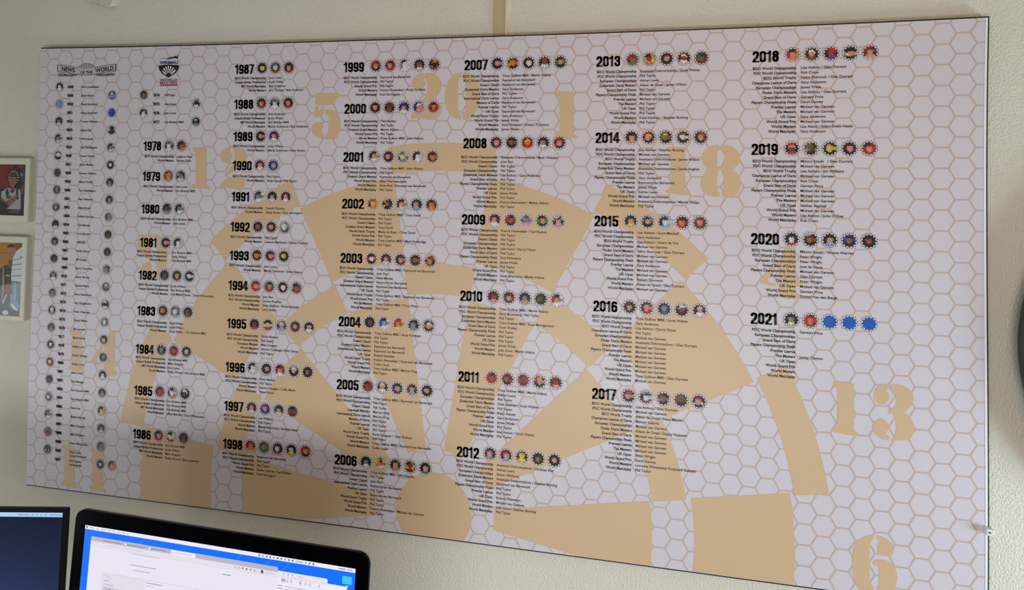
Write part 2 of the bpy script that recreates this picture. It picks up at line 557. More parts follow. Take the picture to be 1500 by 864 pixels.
GLY= {"three":[[[87.55,31.12],[87.25,31.11],[86.86,31.21],[86.56,31.49],[86.39,31.9],[86.4,32.36],[86.56,32.64],[86.85,32.78],[87.18,32.71],[87.48,32.42],[87.57,32.09],[87.48,31.81],[87.28,31.65],[87.52,31.41]],[[87.7,31.11],[88.04,31.05],[88.56,31.12],[89.02,31.37],[89.31,31.78],[89.35,32.31],[89.21,32.71],[88.95,33.02],[88.65,33.33],[89.01,33.55],[89.27,33.88],[89.43,34.37],[89.39,34.87],[89.2,35.31],[88.81,35.57],[88.16,35.65],[87.7,35.7],[87.97,35.28],[88.06,34.91],[88.07,34.2],[87.96,33.67],[87.77,33.5],[87.54,33.53],[87.46,33.32],[87.61,33.11],[87.84,33.04],[88.04,32.77],[88.07,32.34],[88.04,31.95],[87.91,31.64],[87.68,31.4]],[[86.25,34.72],[86.45,34.27],[86.85,33.98],[87.21,34.06],[87.44,34.33],[87.51,34.68],[87.38,35.01],[87.21,35.2],[87.51,35.36],[87.51,35.71],[87.11,35.68],[86.65,35.43],[86.35,35.07]]],"six":[[[86.36,43.52],[86.05,43.6],[85.6,43.81],[85.15,44.22],[84.89,44.74],[84.78,45.29],[84.76,45.9],[84.79,46.5],[84.88,47.09],[85.03,47.67],[85.29,48.05],[85.52,48.32],[85.97,48.49],[86.42,48.49],[86.42,47.72],[86.13,47.52],[86.1,47.04],[86.06,45.55],[86.11,44.41],[86.28,43.99],[86.39,43.77]],[[86.62,43.56],[86.95,43.58],[87.4,43.77],[87.74,44.08],[87.89,44.42],[87.85,44.79],[87.69,45.05],[87.41,45.15],[87.02,45.13],[86.74,44.99],[86.67,44.7],[86.68,44.34],[86.87,44.04],[86.62,43.86]],[[86.35,45.76],[86.51,45.58],[86.96,45.47],[87.47,45.52],[87.86,45.8],[88.08,46.19],[88.17,46.65],[88.12,47.19],[87.96,47.69],[87.71,48.08],[87.32,48.34],[86.65,48.46],[86.64,47.69],[86.81,47.49],[86.77,46.12],[86.63,45.96],[86.38,46.02]]],"five":[[[34.61,5.77],[37.21,5.8],[37.11,6.18],[36.77,6.57],[36.66,7.0],[34.51,6.98],[34.54,6.36]],[[34.52,7.13],[34.91,7.13],[34.92,7.57],[35.12,7.64],[35.46,7.42],[35.47,7.97],[35.16,8.04],[34.7,8.29],[34.42,8.0]],[[34.22,9.34],[34.36,8.98],[34.79,8.75],[35.26,8.8],[35.46,9.12],[35.39,9.41],[35.28,9.7],[35.52,9.99],[35.53,10.41],[35.07,10.39],[34.59,10.1],[34.26,9.7]],[[35.66,7.46],[36.24,7.47],[36.87,7.76],[37.23,8.27],[37.37,8.92],[37.33,9.56],[37.08,10.07],[36.78,10.43],[35.77,10.43],[35.72,10.07],[35.98,9.78],[36.04,8.98],[35.99,8.19],[35.67,7.9]]],"twenty":[[[46.03,3.94],[45.52,4.02],[45.05,4.34],[44.87,4.84],[45.02,5.24],[45.45,5.48],[46.01,5.44],[46.21,4.95],[46.0,4.59],[46.09,4.41]],[[46.22,3.94],[46.83,3.97],[47.39,4.25],[47.77,4.71],[47.87,5.24],[47.69,5.87],[47.24,6.4],[46.5,6.84],[45.8,6.83],[46.21,6.34],[46.48,5.67],[46.47,4.95],[46.23,4.41]],[[45.02,7.81],[45.57,7.46],[46.51,7.38],[47.95,7.12],[47.96,7.66],[47.73,8.19],[47.09,8.55],[46.34,8.5],[45.59,8.36],[44.84,8.52],[44.83,8.17]],[[49.88,3.94],[49.24,4.11],[48.69,4.63],[48.34,5.43],[48.24,6.32],[48.36,7.13],[48.65,7.84],[49.21,8.38],[49.86,8.56],[49.85,8.12],[49.62,7.67],[49.57,6.43],[49.55,5.18],[49.66,4.56],[49.88,4.34]],[[50.06,3.95],[50.7,4.05],[51.25,4.5],[51.63,5.13],[51.73,6.01],[51.65,6.98],[51.39,7.77],[50.91,8.39],[50.13,8.56],[50.04,8.12],[50.35,7.68],[50.37,6.44],[50.34,5.19],[50.21,4.57],[50.07,4.35]]],"eight":[[[73.85,10.97],[73.31,11.03],[72.76,11.36],[72.41,11.89],[72.42,12.47],[72.66,12.91],[72.93,13.2],[72.62,13.61],[72.35,14.18],[72.32,14.68],[72.52,15.16],[72.95,15.48],[73.5,15.62],[73.92,15.61],[73.92,15.22],[73.72,14.9],[73.71,13.52],[73.91,13.19],[73.71,12.78],[73.7,11.72],[73.89,11.36]],[[74.12,10.97],[74.62,11.01],[75.16,11.27],[75.55,11.72],[75.65,12.2],[75.4,12.77],[74.95,13.18],[75.41,13.5],[75.68,14.06],[75.68,14.63],[75.46,15.2],[75.04,15.57],[74.19,15.61],[74.11,15.22],[74.26,14.81],[74.26,13.67],[74.02,13.19],[74.29,12.45],[74.28,11.72],[74.01,11.36]]],"two":[[[25.09,11.23],[24.64,11.34],[24.15,11.68],[23.93,12.17],[24.05,12.58],[24.44,12.87],[24.85,12.94],[25.17,12.64],[25.26,12.2],[25.06,11.79],[25.14,11.57]],[[25.34,11.38],[26.12,11.38],[26.7,11.6],[26.95,12.11],[26.9,12.63],[26.34,13.15],[25.54,13.75],[24.9,14.21],[24.41,14.4],[24.56,14.06],[25.04,13.54],[25.43,12.94],[25.58,12.34],[25.48,11.82]],[[23.95,15.41],[24.18,14.96],[24.74,14.58],[25.07,14.46],[26.88,14.56],[26.9,15.07],[26.51,15.71],[25.94,15.75],[24.94,15.54],[23.96,15.69]]],"nine":[[[16.24,20.69],[15.46,20.71],[14.77,20.92],[14.44,21.31],[14.42,21.92],[14.76,22.52],[15.31,23.11],[15.84,23.32],[16.27,23.23],[16.08,22.93],[15.99,21.95],[16.0,21.19],[16.25,20.88]],[[16.33,20.69],[16.85,20.71],[17.38,21.0],[17.83,21.51],[18.04,22.26],[18.09,23.01],[17.94,23.92],[17.63,24.69],[17.23,25.23],[16.89,25.47],[16.78,24.87],[16.77,23.66],[16.77,22.91],[16.73,21.92],[16.61,21.17],[16.34,20.95]],[[16.18,24.14],[16.13,23.84],[15.68,23.66],[15.25,23.79],[14.97,24.18],[15.03,24.64],[15.4,25.0],[16.02,25.28],[16.72,25.48],[16.66,25.18],[16.25,24.74]]],"four14":[[[11.44,31.2],[12.04,31.19],[12.12,34.4],[12.65,34.41],[12.62,34.82],[12.07,34.88],[12.12,35.37],[12.48,35.48],[12.45,35.81],[11.39,35.89],[10.85,35.76],[10.8,34.78],[10.76,32.88],[11.12,31.95]],[[10.62,32.78],[10.43,33.36],[9.88,34.16],[9.88,34.58],[10.44,34.61],[10.45,34.82],[9.91,34.85],[9.23,34.62],[9.26,34.39],[9.85,33.47],[10.36,32.83]]]}



def smooth(pts, k=3):
    """Catmull-Rom through the traced outline, sharp corners kept"""
    n = len(pts)
    out = []
    P_ = [np.array(p) for p in pts]

    def sharp(i):
        a = P_[i] - P_[i - 1]; b = P_[(i + 1) % n] - P_[i]
        c_ = a @ b / (np.linalg.norm(a) * np.linalg.norm(b) + 1e-9)
        return c_ < 0.45
    sh = [sharp(i) for i in range(n)]
    for i in range(n):
        p1, p2 = P_[i], P_[(i + 1) % n]
        p0 = P_[i - 1] if not sh[i] else p1
        p3 = P_[(i + 2) % n] if not sh[(i + 1) % n] else p2
        for j in range(k):
            t = j / k
            q = .5 * ((2 * p1) + (-p0 + p2) * t + (2 * p0 - 5 * p1 + 4 * p2 - p3) * t * t + (-p0 + 3 * p1 - 3 * p2 + p3) * t ** 3)
            out.append((q[0], q[1]))
    return out


ONE = [(.02, .05), (.04, .022), (.12, .0), (.80, .02), (.81, .13), (.81, .895), (.88, .915), (.97, .935), (1.0, .965), (.97, .995),
       (.5, .99), (.05, .96), (0, .935), (.01, .905), (.12, .87), (.2, .845), (.2, .15), (.18, .12), (.07, .11)]


def quad(P_, q):
    (a, b, c, d) = [np.array(k) for k in q]
    return [tuple((1 - u) * (1 - v) * a + u * (1 - v) * b + u * v * c + (1 - u) * v * d) for u, v in P_]


def clipb(P_):
    return [(x, min(y, BY1 - .02)) for x, y in P_]


ONEQ = {13: [[83.17, 31.14], [85.25, 31.15], [85.24, 35.6], [83.13, 35.58]], 18: [[69.28, 11.1], [71.35, 11.1], [71.38, 15.51], [69.3, 15.51]],
        12: [[20.57, 11.27], [22.65, 11.31], [22.81, 15.74], [20.7, 15.72]], 14: [[6.16, 31.31], [8.22, 31.35], [8.41, 35.84], [6.31, 35.78]],
        1: [[59.07, 5.87], [61.19, 5.9], [61.25, 10.39], [59.1, 10.39]]}
F14 = GLY['four14']
fx = [p for k in F14 for p in k]
x0, x1 = min(p[0] for p in fx), max(p[0] for p in fx)
y0, y1 = min(p[1] for p in fx), max(p[1] for p in fx)
F4 = [quad([((a - x0) / (x1 - x0), (b - y0) / (y1 - y0)) for a, b in k], [[77.4, 19.55], [80.85, 19.44], [80.85, 24.35], [77.4, 24.38]]) for k in F14]
NUMS = {'20': GLY['twenty'], '5': GLY['five'], '18': GLY['eight'], '13': GLY['three'], '6': GLY['six'], '12': GLY['two'], '9': GLY['nine'],
        '14': F14, '4': F4, '1': []}
for k, pl in NUMS.items():
    mb = PB()
    for P_ in pl:
        mb.p(clipb(smooth(P_)))
    if int(k) in ONEQ:
        mb.p(quad(ONE, ONEQ[int(k)]))
    pbuild(mb, 'dartboard_number', BEIGE, chart, .0004)
mb = PB()
mb.p(quad(ONE, [[5.7, 43.75], [7.8, 43.77], [7.91, 48.18], [5.75, 48.15]]))
mb.p(quad(ONE, [[9.39, 43.74], [11.4, 43.77], [11.47, 48.24], [9.4, 48.17]]))
pbuild(mb, 'dartboard_number', BEIGE, chart, .0004)


# ---- heavy condensed numerals for the year headings
def arc(cx, cy, rx, ry, a0, a1, n=7):
    return [(cx + rx * math.cos(math.radians(a0 + (a1 - a0) * i / n)), cy + ry * math.sin(math.radians(a0 + (a1 - a0) * i / n))) for i in range(n + 1)]


l, r_, t_, b_ = .115, .455, .10, .925
rx, ry = .17, .16
cxm = (l + r_) / 2
topA = arc(cxm, t_ + ry, rx, ry, 180, 360)
botA = arc(cxm, b_ - ry, rx, ry, 0, 180)
DIG = {
    '0': (.60, [topA + botA + [topA[0]]]),
    '1': (.46, [[(.27, .06), (.27, .96)], [(.27, .10), (.20, .20), (.07, .235)]]),
    '2': (.60, [arc(cxm, t_ + ry, rx, ry, 170, 360) + [(r_, .36), (.38, .56), (.16, .80), (.13, .94)], [(.10, .94), (.50, .94)]]),
    '3': (.60, [arc(cxm, t_ + ry, rx, ry, 165, 360) + arc(cxm - .02, .35, rx, .13, 0, 90, 4),
                [(.30, .48)] + arc(cxm - .02, .62, rx + .02, .14, -70, 0, 4) + arc(cxm, b_ - ry, rx, ry, 0, 200)]),
    '4': (.60, [[(.40, .06), (.40, .97)], [(.34, .08), (.08, .66)], [(.07, .735), (.54, .735)]]),
    '5': (.60, [[(.50, .075), (.13, .075), (.12, .47)], [(.12, .45)] + arc(cxm, .55, rx, .15, -150, 0, 5) + arc(cxm, b_ - ry, rx, ry, 0, 195)]),
    '6': (.60, [arc(cxm, t_ + ry, rx, ry, 345, 180) + arc(cxm, b_ - ry, rx, ry, 180, 0) + arc(cxm, .56, rx, .14, 360, 180)]),
    '7': (.56, [[(.06, .075), (.47, .075)], [(.46, .10), (.33, .50), (.22, .97)]]),
    '8': (.60, [arc(cxm, .27, rx - .01, .17, 0, 360, 16), arc(cxm, .70, rx, .225, 0, 360, 16)]),
    '9': (.60, [arc(cxm, b_ - ry, rx, ry, 165, 0) + arc(cxm, t_ + ry, rx, ry, 360, 180) + arc(cxm, .46, rx, .14, 180, 0)]),
}
BW, BH = .107, .080


def hull(pts):
    pts = sorted(set(pts))

    def half(ps):
        h = []
        for p in ps:
            while len(h) > 1 and (h[-1][0] - h[-2][0]) * (p[1] - h[-2][1]) - (h[-1][1] - h[-2][1]) * (p[0] - h[-2][0]) <= 0:
                h.pop()
            h.append(p)
        return h[:-1]
    return half(pts) + half(pts[::-1])


BR = [(BW * s * math.cos(a), BH * s * math.sin(a)) for a, s in
      [(math.radians(k), 1.0 if k % 90 == 0 else 1.16) for k in range(0, 360, 30)]]


def numerals(mb, txt, x, yc, sx=1.0, h=1.02, fat=0.0):
    for ch in txt:
        adv, strokes = DIG[ch]
        for st in strokes:
            for a, b in zip(st[:-1], st[1:]):
                P_ = hull([(round(q[0] + dx * (1 + fat / BW), 5), round(min(max(q[1] + dy * (1 + fat / BH), -fat), 1.02 + fat), 5)) for q in (a, b) for dx, dy in BR])
                mb.p([(x + u * sx, yc + (v - .51) * h / 1.02) for u, v in P_])
        x += adv * sx
    return x


# ---- lettering: one mesh per glyph, stamped
_gl = {}
_tc = bpy.data.curves.new('tmp', 'FONT')
_to = bpy.data.objects.new('tmp', _tc)
COL.objects.link(_to)
_tc.resolution_u = 2


def _mesh_of(body, bold):
    _tc.body = body
    _tc.offset = bold
    bpy.context.view_layer.update()
    me = _to.to_mesh()
    v = np.array([q.co[:2] for q in me.vertices]).reshape(-1, 2)
    f = [tuple(p.vertices) for p in me.polygons]
    _to.to_mesh_clear()
    return v, f


def glyph(ch, bold):
    key = (ch, bold)
    if key not in _gl:
        vi = _mesh_of('I', bold)[0]
        v, f = _mesh_of(ch, bold) if ch != ' ' else (np.zeros((0, 2)), [])
        both = _mesh_of(ch + 'I', bold)[0]          # the last letter's vertices come first
        _gl[key] = (v, f, both[:len(vi), 0].min() - vi[:, 0].min())
    return _gl[key]


def twidth(t, bold):
    return sum(glyph(c, bold)[2] for c in t)


def text(mb, t, x, yb, size, sx, align='L', bold=0.0, rot=0.0, bend=None):
    W_ = twidth(t, bold) * size * sx
    ox = -W_ if align == 'R' else (-W_ / 2 if align == 'C' else 0)
    c_, s_ = math.cos(rot), math.sin(rot)
    for ch in t:
        v, F_, adv = glyph(ch, bold)
        if len(v):
            px = ox + v[:, 0] * size * sx
            py = -v[:, 1] * size
            if bend:
                py = py + bend * (px ** 2)
            P_ = [(x + a * c_ - b * s_, yb + a * s_ + b * c_, 0) for a, b in zip(px, py)]
            mb.mesh(P_, F_)
        ox += adv * size * sx


TS = .335
SXB = 3.60 / (twidth('BDO World Championship', .030) * TS)
SXN = 2.72 / (twidth('Michael van Gerwen', .018) * TS)

PAL = {'k': (24, 20, 22), 'd': (58, 32, 30), 'n': (112, 68, 50), 'r': (170, 38, 46), 'm': (98, 26, 40), 'o': (205, 122, 62),
       't': (198, 145, 116), 'p': (205, 140, 132), 'w': (218, 212, 212), 'g': (132, 130, 132), 'G': (72, 70, 74), 'y': (214, 188, 72),
       'b': (52, 74, 150), 'l': (132, 150, 196), 'B': (36, 36, 88), 'e': (66, 108, 62), 's': (150, 88, 68), 'c': (206, 190, 152),
       'U': (10, 88, 172)}
PAL = {k: srgb(*v) for k, v in PAL.items()}


DARK = [srgb(26, 20, 22), srgb(40, 24, 24), srgb(30, 28, 34)]


def badge(cx, cy, R, code, seed):
    """round portrait inside a twelve-pointed star with a dot in every notch"""
    rn = random.Random(seed)
    mb = PB()
    bgc, fc, sh, hc = [PAL[k] for k in code]
    n = 48
    rings = [0, .22, .40, .56, .72, .86, 1.0]

    def rad(a):
        d = abs(((math.degrees(a) + 15) % 30) - 15)     # 0 at a spike
        return R * (.70 + .28 * max(0, 1 - d / 8.5) ** 1.3)
    fx, fy = rn.uniform(-.08, .08), rn.uniform(-.10, .02)
    fw, fh = rn.uniform(.28, .34), rn.uniform(.36, .43)
    sw = rn.uniform(.34, .5)
    second = rn.random() < .3 and code != 'UUUU'

    def colour(x, y):
        if code == 'UUUU':
            return PAL['U']
        j = lambda c, k: tuple(min(1, max(0, q * k)) for q in c[:3]) + (1,)
        e = ((x - fx) / fw) ** 2 + ((y - fy) / fh) ** 2
        if code in ('UUUU', 'llll', 'blbb', 'GGGG'):
            return j(bgc, .9 + .25 * math.sin(7 * x + seed))
        if e < 1:
            if y < fy - fh * .52:
                return hc
            if abs(y - (fy - .02)) < .045 and .05 < abs(x - fx) < .17:
                return j(fc, .55)
            if abs(y - (fy + .17)) < .03 and abs(x - fx) < .10:
                return j(fc, .6)
            return j(fc, 1.08 - .35 * max(0, (x - fx) / fw))
        if e < 1.5 and y < fy:
            return hc
        if y > fy + fh * .75 and abs(x - fx) < sw + (y - fy - fh) * .5:
            return sh if abs(x - fx) > .07 else j(sh, 1.5)
        if second and x > .32:
            return j(fc, .8) if -.2 < y < .2 else sh
        if code[0] == 'w' and (math.sin(5 * x + seed) + math.sin(4 * y + 2 * seed)) > -.1:
            return PAL['k']
        t = math.sin(5.5 * x + seed) + math.sin(4.7 * y + 2.3 * seed) + .6 * math.sin(11 * x - 9 * y + seed)
        return DARK[seed % 3] if t < -.25 else j(bgc, 1.15 if t > .8 else .8)
    for i in range(n):
        a0, a1 = 2 * math.pi * i / n, 2 * math.pi * (i + 1) / n
        for q0, q1 in zip(rings[:-1], rings[1:]):
            pts = []
            for a, q in ((a0, q0), (a1, q0), (a1, q1), (a0, q1)):
                rr = rad(a - math.pi / 2) * q
                pts.append((cx + rr * math.cos(a), cy + rr * math.sin(a)))
            if q0 == 0:
                pts = pts[1:]
            am, qm = (a0 + a1) / 2, (q0 + q1) / 2
            dark = q0 >= .85
            c_ = colour(qm * math.cos(am) * .74, qm * math.sin(am) * .74)
            if dark and code[0] not in 'UlrboGg' and sum(c_[:3]) > .2:
                c_ = tuple(k * .35 for k in c_[:3]) + (1,)
            mb.p(pts, c_)
    dot = PAL['U'] if code == 'UUUU' else PAL['k']
    wh = srgb(226, 220, 226)
    for k in range(12):
        a = math.radians(15 + 30 * k)
        x, y = cx + R * .91 * math.cos(a), cy + R * .91 * math.sin(a)
        mb.p([(x + R * .165 * math.cos(q * .785), y + R * .165 * math.sin(q * .785)) for q in range(8)], wh)
    nv = len(mb.v)
    o_pts = []
    for k in range(12):
        a = math.radians(15 + 30 * k)
        x, y = cx + R * .93 * math.cos(a), cy + R * .93 * math.sin(a)
        o_pts.append([(x + R * .082 * math.cos(q * 1.047), y + R * .082 * math.sin(q * 1.047)) for q in range(6)])
    for P_ in o_pts:
        mb.p(P_, dot)
    top = to_world(mb.v[nv:], .0009)
    mb.v = to_world(mb.v[:nv], .0007) + top
    return mb.build('portrait_badge', PHOTO, chart)


CODES = dict(B='BDO World Championship', P='PDC World Championship', U='Unipart British Professional', F='MFI World Matchplay', M='World Masters',
             W='World Matchplay', G='World Grand Prix', E='European Masters', D='Doeland Grand Masters', C='Desert Classic', T='World Darts Trophy',
             I='International Darts League', O='UK Open', L='Premier League', A='Masters of Darts', Z='Zuiderduin Darts Masters',
             S='Grand Slam of Darts', H='Players Championship Finals', Q='European Championships', t='BDO World Trophy', X='The Masters',
             N='Champions League of Darts', f='Finder Darts Masters', l='Leendesk Masters')
PT, RvB, MvG, TG, AD = 'Phil Taylor', 'Raymond van Barneveld', 'Michael van Gerwen', 'Trina Gulliver MBE', 'Anastasia Dobromyslova'
EB, JW, BA, JL, GA, PW, GD = 'Eric Bristow MBE', 'Jocky Wilson', 'Bob Anderson', 'John Lowe', 'Gary Anderson', 'Peter Wright', 'Glen Durrant'
MA, LA, FH, JWd, SW, RC, GP = 'Martin Adams', 'Lisa Ashton', 'Francis Hoenselaar', 'James Wade', 'Scott Waites', 'Rob Cross', 'Gerwyn Price'
LT = 'Lisa Asthon'
YEARS = {
    1978: ('BM', ['Leighton Rees', 'Ronnie Davis'], 'gwwG nsok'),
    1979: ('BM', [JL, EB], 'nooo wgwG'),
    1980: ('BM', [EB, JL], 'kGgk kgwk'),
    1981: ('BUM', [EB, JW, EB], 'kpkk kwwk'),
    1982: ('BUM', [JW, EB, 'Ann-Marie Davies  / Dave Whitcombe'], 'kGGk dtnd kwkk'),
    1983: ('BUM', ['Keith Deller', JW, 'Sonja Ralphs  / ' + EB], 'kokn gwgg dnnd'),
    1984: ('BUFM', [EB, 'Mike Gregory', JL, 'Kathy Wones / ' + EB], 'wgGk rsmd kcnk'),
    1985: ('BUFM', [EB, EB, EB, 'Lillian Barnett / Dave Whitcombe'], 'dsrd wwob wGkw'),
    1986: ('BUFM', [EB, JW, 'Mike Gregory', 'Kathy Wones / ' + BA], 'mprd cwrk dnrd'),
    1987: ('BUFM', [JL, 'Keith Deller', BA, 'Ann Thomas / ' + BA], 'kykk ewrl dtrk'),
    1988: ('BUFM', [BA, JW, EB, 'Mandy Solomons / ' + BA], 'mtrd gwwG ktrk'),
    1989: ('BM', [JW, 'Mandy Solomons / Peter Evison'], 'ktkk BpwB'),
    1990: ('BM', [PT, 'Rhian Speed / ' + PT], 'mpwm btbb'),
    1991: ('BM', ['Dennis Priestley', 'Sandy Reitan / Rod Harrington'], 'GgwG ktwk dpwn'),
    1992: ('BM', [PT, 'Leeanne Maddock / Dennis Priestley'], 'dsmk dpmd gwGw'),
    1993: ('BM', [JL, 'Mandy Solomons / Steve Beaton'], 'kokk mpmd dykm'),
    1994: ('BPMW', ['John Part', 'Dennis Priestley', 'Deta Hedman / Richie Burnett', 'Larry Butler'], 'rprm etrk mwkk gsnk'),
    1995: ('BPEMW', ['Richie Burnett', PT, 'Mike Gregory', 'Sharon Colclough / Erik Clarys', PT], 'dnrd wyrk gtlw npmm ktwk'),
    1996: ('BPMW', ['Steve Beaton', PT, 'Sharon Douglas / Collin Monk', 'Peter Evison'], 'kwwk ktBk rpwm gpkw kskk'),
    1997: ('BPMW', ['Les Wallace', PT, 'Mandy Solomons / Graham Hunt', PT], 'dtwn bpbr etwk nnmk'),
    1998: ('BPGMW', [RvB, PT, PT, 'Karen Lawman / Les Wallace', 'Rod Harrington'], 'roor eger wwrm kcyk rtkr'),
    1999: ('BPGMW', [RvB, PT, PT, FH + ' / Andy Fordham', 'Rod Harrington'], 'rtkn rprk gwww kswG okno'),
    2000: ('BPDGMW', ['Ted Hankey', PT, MA, PT, TG + ' / John Walton', PT], 'ktmk nnnk bpwB Bppw rork'),
    2001: ('BPDGMW', [TG + ' / John Walton', PT, RvB, 'Allan Warriner-Little', 'Anne Kirk / ' + RvB, PT], 'ktwG mtkd ccgG nwwk nonk'),
    2002: ('BPCDTGMW', [TG + ' / Tony David', PT, PT, 'Tony David', 'Mieke de Boer  / Tony David', PT, TG + ' / Mark Dudbridge', PT], 'oyor yskk dpwm ktlG nook'),
    2003: ('BPCDIOTGMW', [TG + ' / ' + RvB, 'John Part', 'Peter Manley', RvB, RvB, PT, TG + ' / ' + RvB, PT, TG + ' / Tony West', PT], 'rwkk mpwd Bpmd nsdk oonk'),
    2004: ('BPCDIOTGMW', [TG + ' / Andy Fordham', PT, PT, RvB, RvB, 'Roland Scholten', FH + ' / ' + RvB, 'Collin Lloyd', TG + ' / Mervyn King', PT], 'knkk blwB royr wggk gtkw'),
    2005: ('BPClIALOTGMW', [TG + ' / ' + RvB, PT, PT, 'Mervyn King', 'Mervyn King', PT, PT, PT, 'Karin Krappen /  Gary Robson', PT, TG + ' / ' + RvB, 'Collin Lloyd'], 'rnnk ktww btmk ntlk ktkk'),
    2006: ('BPCILOTGMW', [TG + ' / Jelle Klaasen', PT, 'John Part', RvB, PT, RvB, PT, PT, FH + ' / ' + MvG, PT], 'kgwk yowk etod yrdk kpek'),
    2007: ('BPCZSIALOTGMW', [TG + ' / ' + MA, RvB, RvB, GA, PT, GA, RvB, PT, RvB, GA, JWd, 'Karin Krappen / Robert Thornton', JWd], 'kpkk ookr kwkn wnwr epkk'),
    2008: ('BPCQZSHLOGMW', [AD + ' / Mark Webster', 'John Part', PT, PT, LT + ' / ' + GA, PT, PT, PT, JWd, PT, FH + ' / ' + MA, PT], 'dpmG kskk rory kgwk rpkr'),
    2009: ('BPCQZSHLOGMW', [FH + ' / Ted Hankey', PT, PT, PT, 'Julie Gore / Darryl Fitton', PT, 'Paul Nicholson', JWd, PT, PT, 'Linda Ithurralde / ' + MA, PT], 'rpwk rskk lgpG etdk wppk'),
    2010: ('BPQZSHLOGMW', [TG + ' / ' + MA, 'Stacy Bromberg / ' + PT, PT, TG + ' / Ross Montgomery', SW, PT, PT, PT, JWd, 'Julie Gore / ' + MA, PT], 'mrpk rtdk kgtk endk rpwk'),
    2011: ('BPQZSHLOGMW', [TG + ' / ' + MA, 'Adrian Lewis', PT, 'Deta Hedman / ' + SW, PT, 'Kevin Painter', GA, JWd, PT, LT + ' / ' + SW, PT], 'rsrd rskk rnmr opkt rrpk'),
    2012: ('BPQZSHLOGMW', [AD + ' / Christian Kist', 'Adrian Lewis', 'Simon Whitlock', AD + ' / Stephen Bunting', RvB, PT, PT, 'Robert Thornton', MvG, 'Julie Gore / Stephen Bunting', PT], 'kpgG mplr eyyo kskk kpkk'),
    2013: ('BPQZSHLXOGMW', [AD + ' / ' + SW, PT, 'Adrian Lewis', 'Aileen de Graaf / James Wilson', PT, MvG, MvG, PT, PT, PT, 'Deta Hedman / Stephen Bunting', PT], 'rsem yrok ktkm wrww nemk'),
    2014: ('BPtQZSHLXOGMW', [LA + ' / Stephen Bunting', MvG, AD + ' / James Wilson', MvG, AD + ' / Jamie Hughes', PT, GA, RvB, JWd, 'Adrian Lewis', MvG, AD + ' / Martin Philips', PT], 'kptk rpky esky nwkn rtke'),
    2015: ('BPtQfSHLXOGMW', [LA + ' / Scott Mitchell', GA, LA + ' / Geert de Vos', MvG, 'Fallon Sherrock / ' + GD, MvG, MvG, GA, MvG, MvG, 'Robert Thornton', 'Aileen de Graaf / ' + GD, MvG], 'ktyk gpkk Gwlk rork npnr'),
    2016: ('BPtNQfSHLXOGMW', [TG + ' / ' + SW, GA, LA + ' / Darryl Fitton', PT, MvG, AD + ' / ' + GD] + [MvG] * 6 + [TG + ' / ' + GD, MvG], 'mtkk dprp Bgbb wrkw Bpwc'),
    2017: ('BPtNQfSHLXOGMW', [LT + ' / ' + GD, MvG, 'Aileen de Graaf / Peter Machin', 'Mensur Suljovic', MvG, 'Aileen de Graaf / Danny Noppert', MvG, MvG, MvG, MvG, PW, 'Daryl Gurney', 'Lorraine Winstanley/ Krzysztof Ratajski', PT], 'rtke gwnk gskk nnke wpkr'),
    2018: ('BPtNQfSHLXOGMW', [LT + ' / ' + GD, RC, 'Fallon Sherrock / ' + GD, GA, JWd, LT + ' / ' + GD, GP, 'Daryl Gurney', MvG, MvG, GA, MvG, 'Lisa Aston / Adam Smith-Neale', GA], 'rtok ktnw rrbr wtkk rtpd'),
    2019: ('BPtNQSHLXOGMW', ['Mikuru Suzuki   / ' + GD, MvG, LT + ' / Jim Williams', MvG, RC, GP, MvG, MvG, MvG, 'Nathan Aspinall', MvG, LT + " / John O'Shea", RC], 'rGrp gnke kykt dpkd rprr'),
    2020: ('BPQSHLXOGW', ['Mikuru Suzuki / Wayne Warren', PW, PW, 'Jose de Sousa', MvG, GD, PW, MvG, GP, 'Dimitri Van den Bergh'], 'kwrk wskk ktlk bskk kskk'),
    2021: ('PQSHLXOGMW', [GP, '', '', '', '', 'Jonny Clayton', '', '', '', ''], 'kgck ronr UUUU UUUU UUUU'),
}
BXS = [(17.78, 1.49), (28.49, 1.517), (41.02, 1.518), (53.44, 1.52), (66.17, 1.525), (79.91, 1.53)]
HXS = [14.66, 25.38, 37.73, 50.18, 62.88, 76.58]
for (yr, hy, by, nb, lx, ly, nx, nr) in LAY:
    ci = 0 if yr < 1987 else 1 if yr < 1999 else 2 if yr < 2007 else 3 if yr < 2013 else 4 if yr < 2018 else 5
    codes, names, bc = YEARS[yr]
    assert len(codes) == nr == len(names), yr
    x_ = HXS[ci] if yr != 1999 else 37.58
    mb = PB()
    numerals(mb, str(yr), x_, hy, .985)
    pbuild(mb, 'year_number', INK, chart, .0006)
    pitch = .4285
    la, na = PB(), PB()
    for i, (cd, nm) in enumerate(zip(codes, names)):
        y = ly + .118 + i * pitch
        text(la, CODES[cd], lx, y, TS * 1.04, SXB / 1.04, 'R', .030)
        if nm:
            text(na, nm, nx, y, TS, SXN, 'L', .018)
    pbuild(la, 'title_list', INKT, chart, .0006)
    pbuild(na, 'winner_list', INKW, chart, .0006)
    b0, bp = BXS[ci]
    for i, cd in enumerate(bc.split()):
        badge(b0 + bp * i, by, .70, cd, yr * 10 + i)

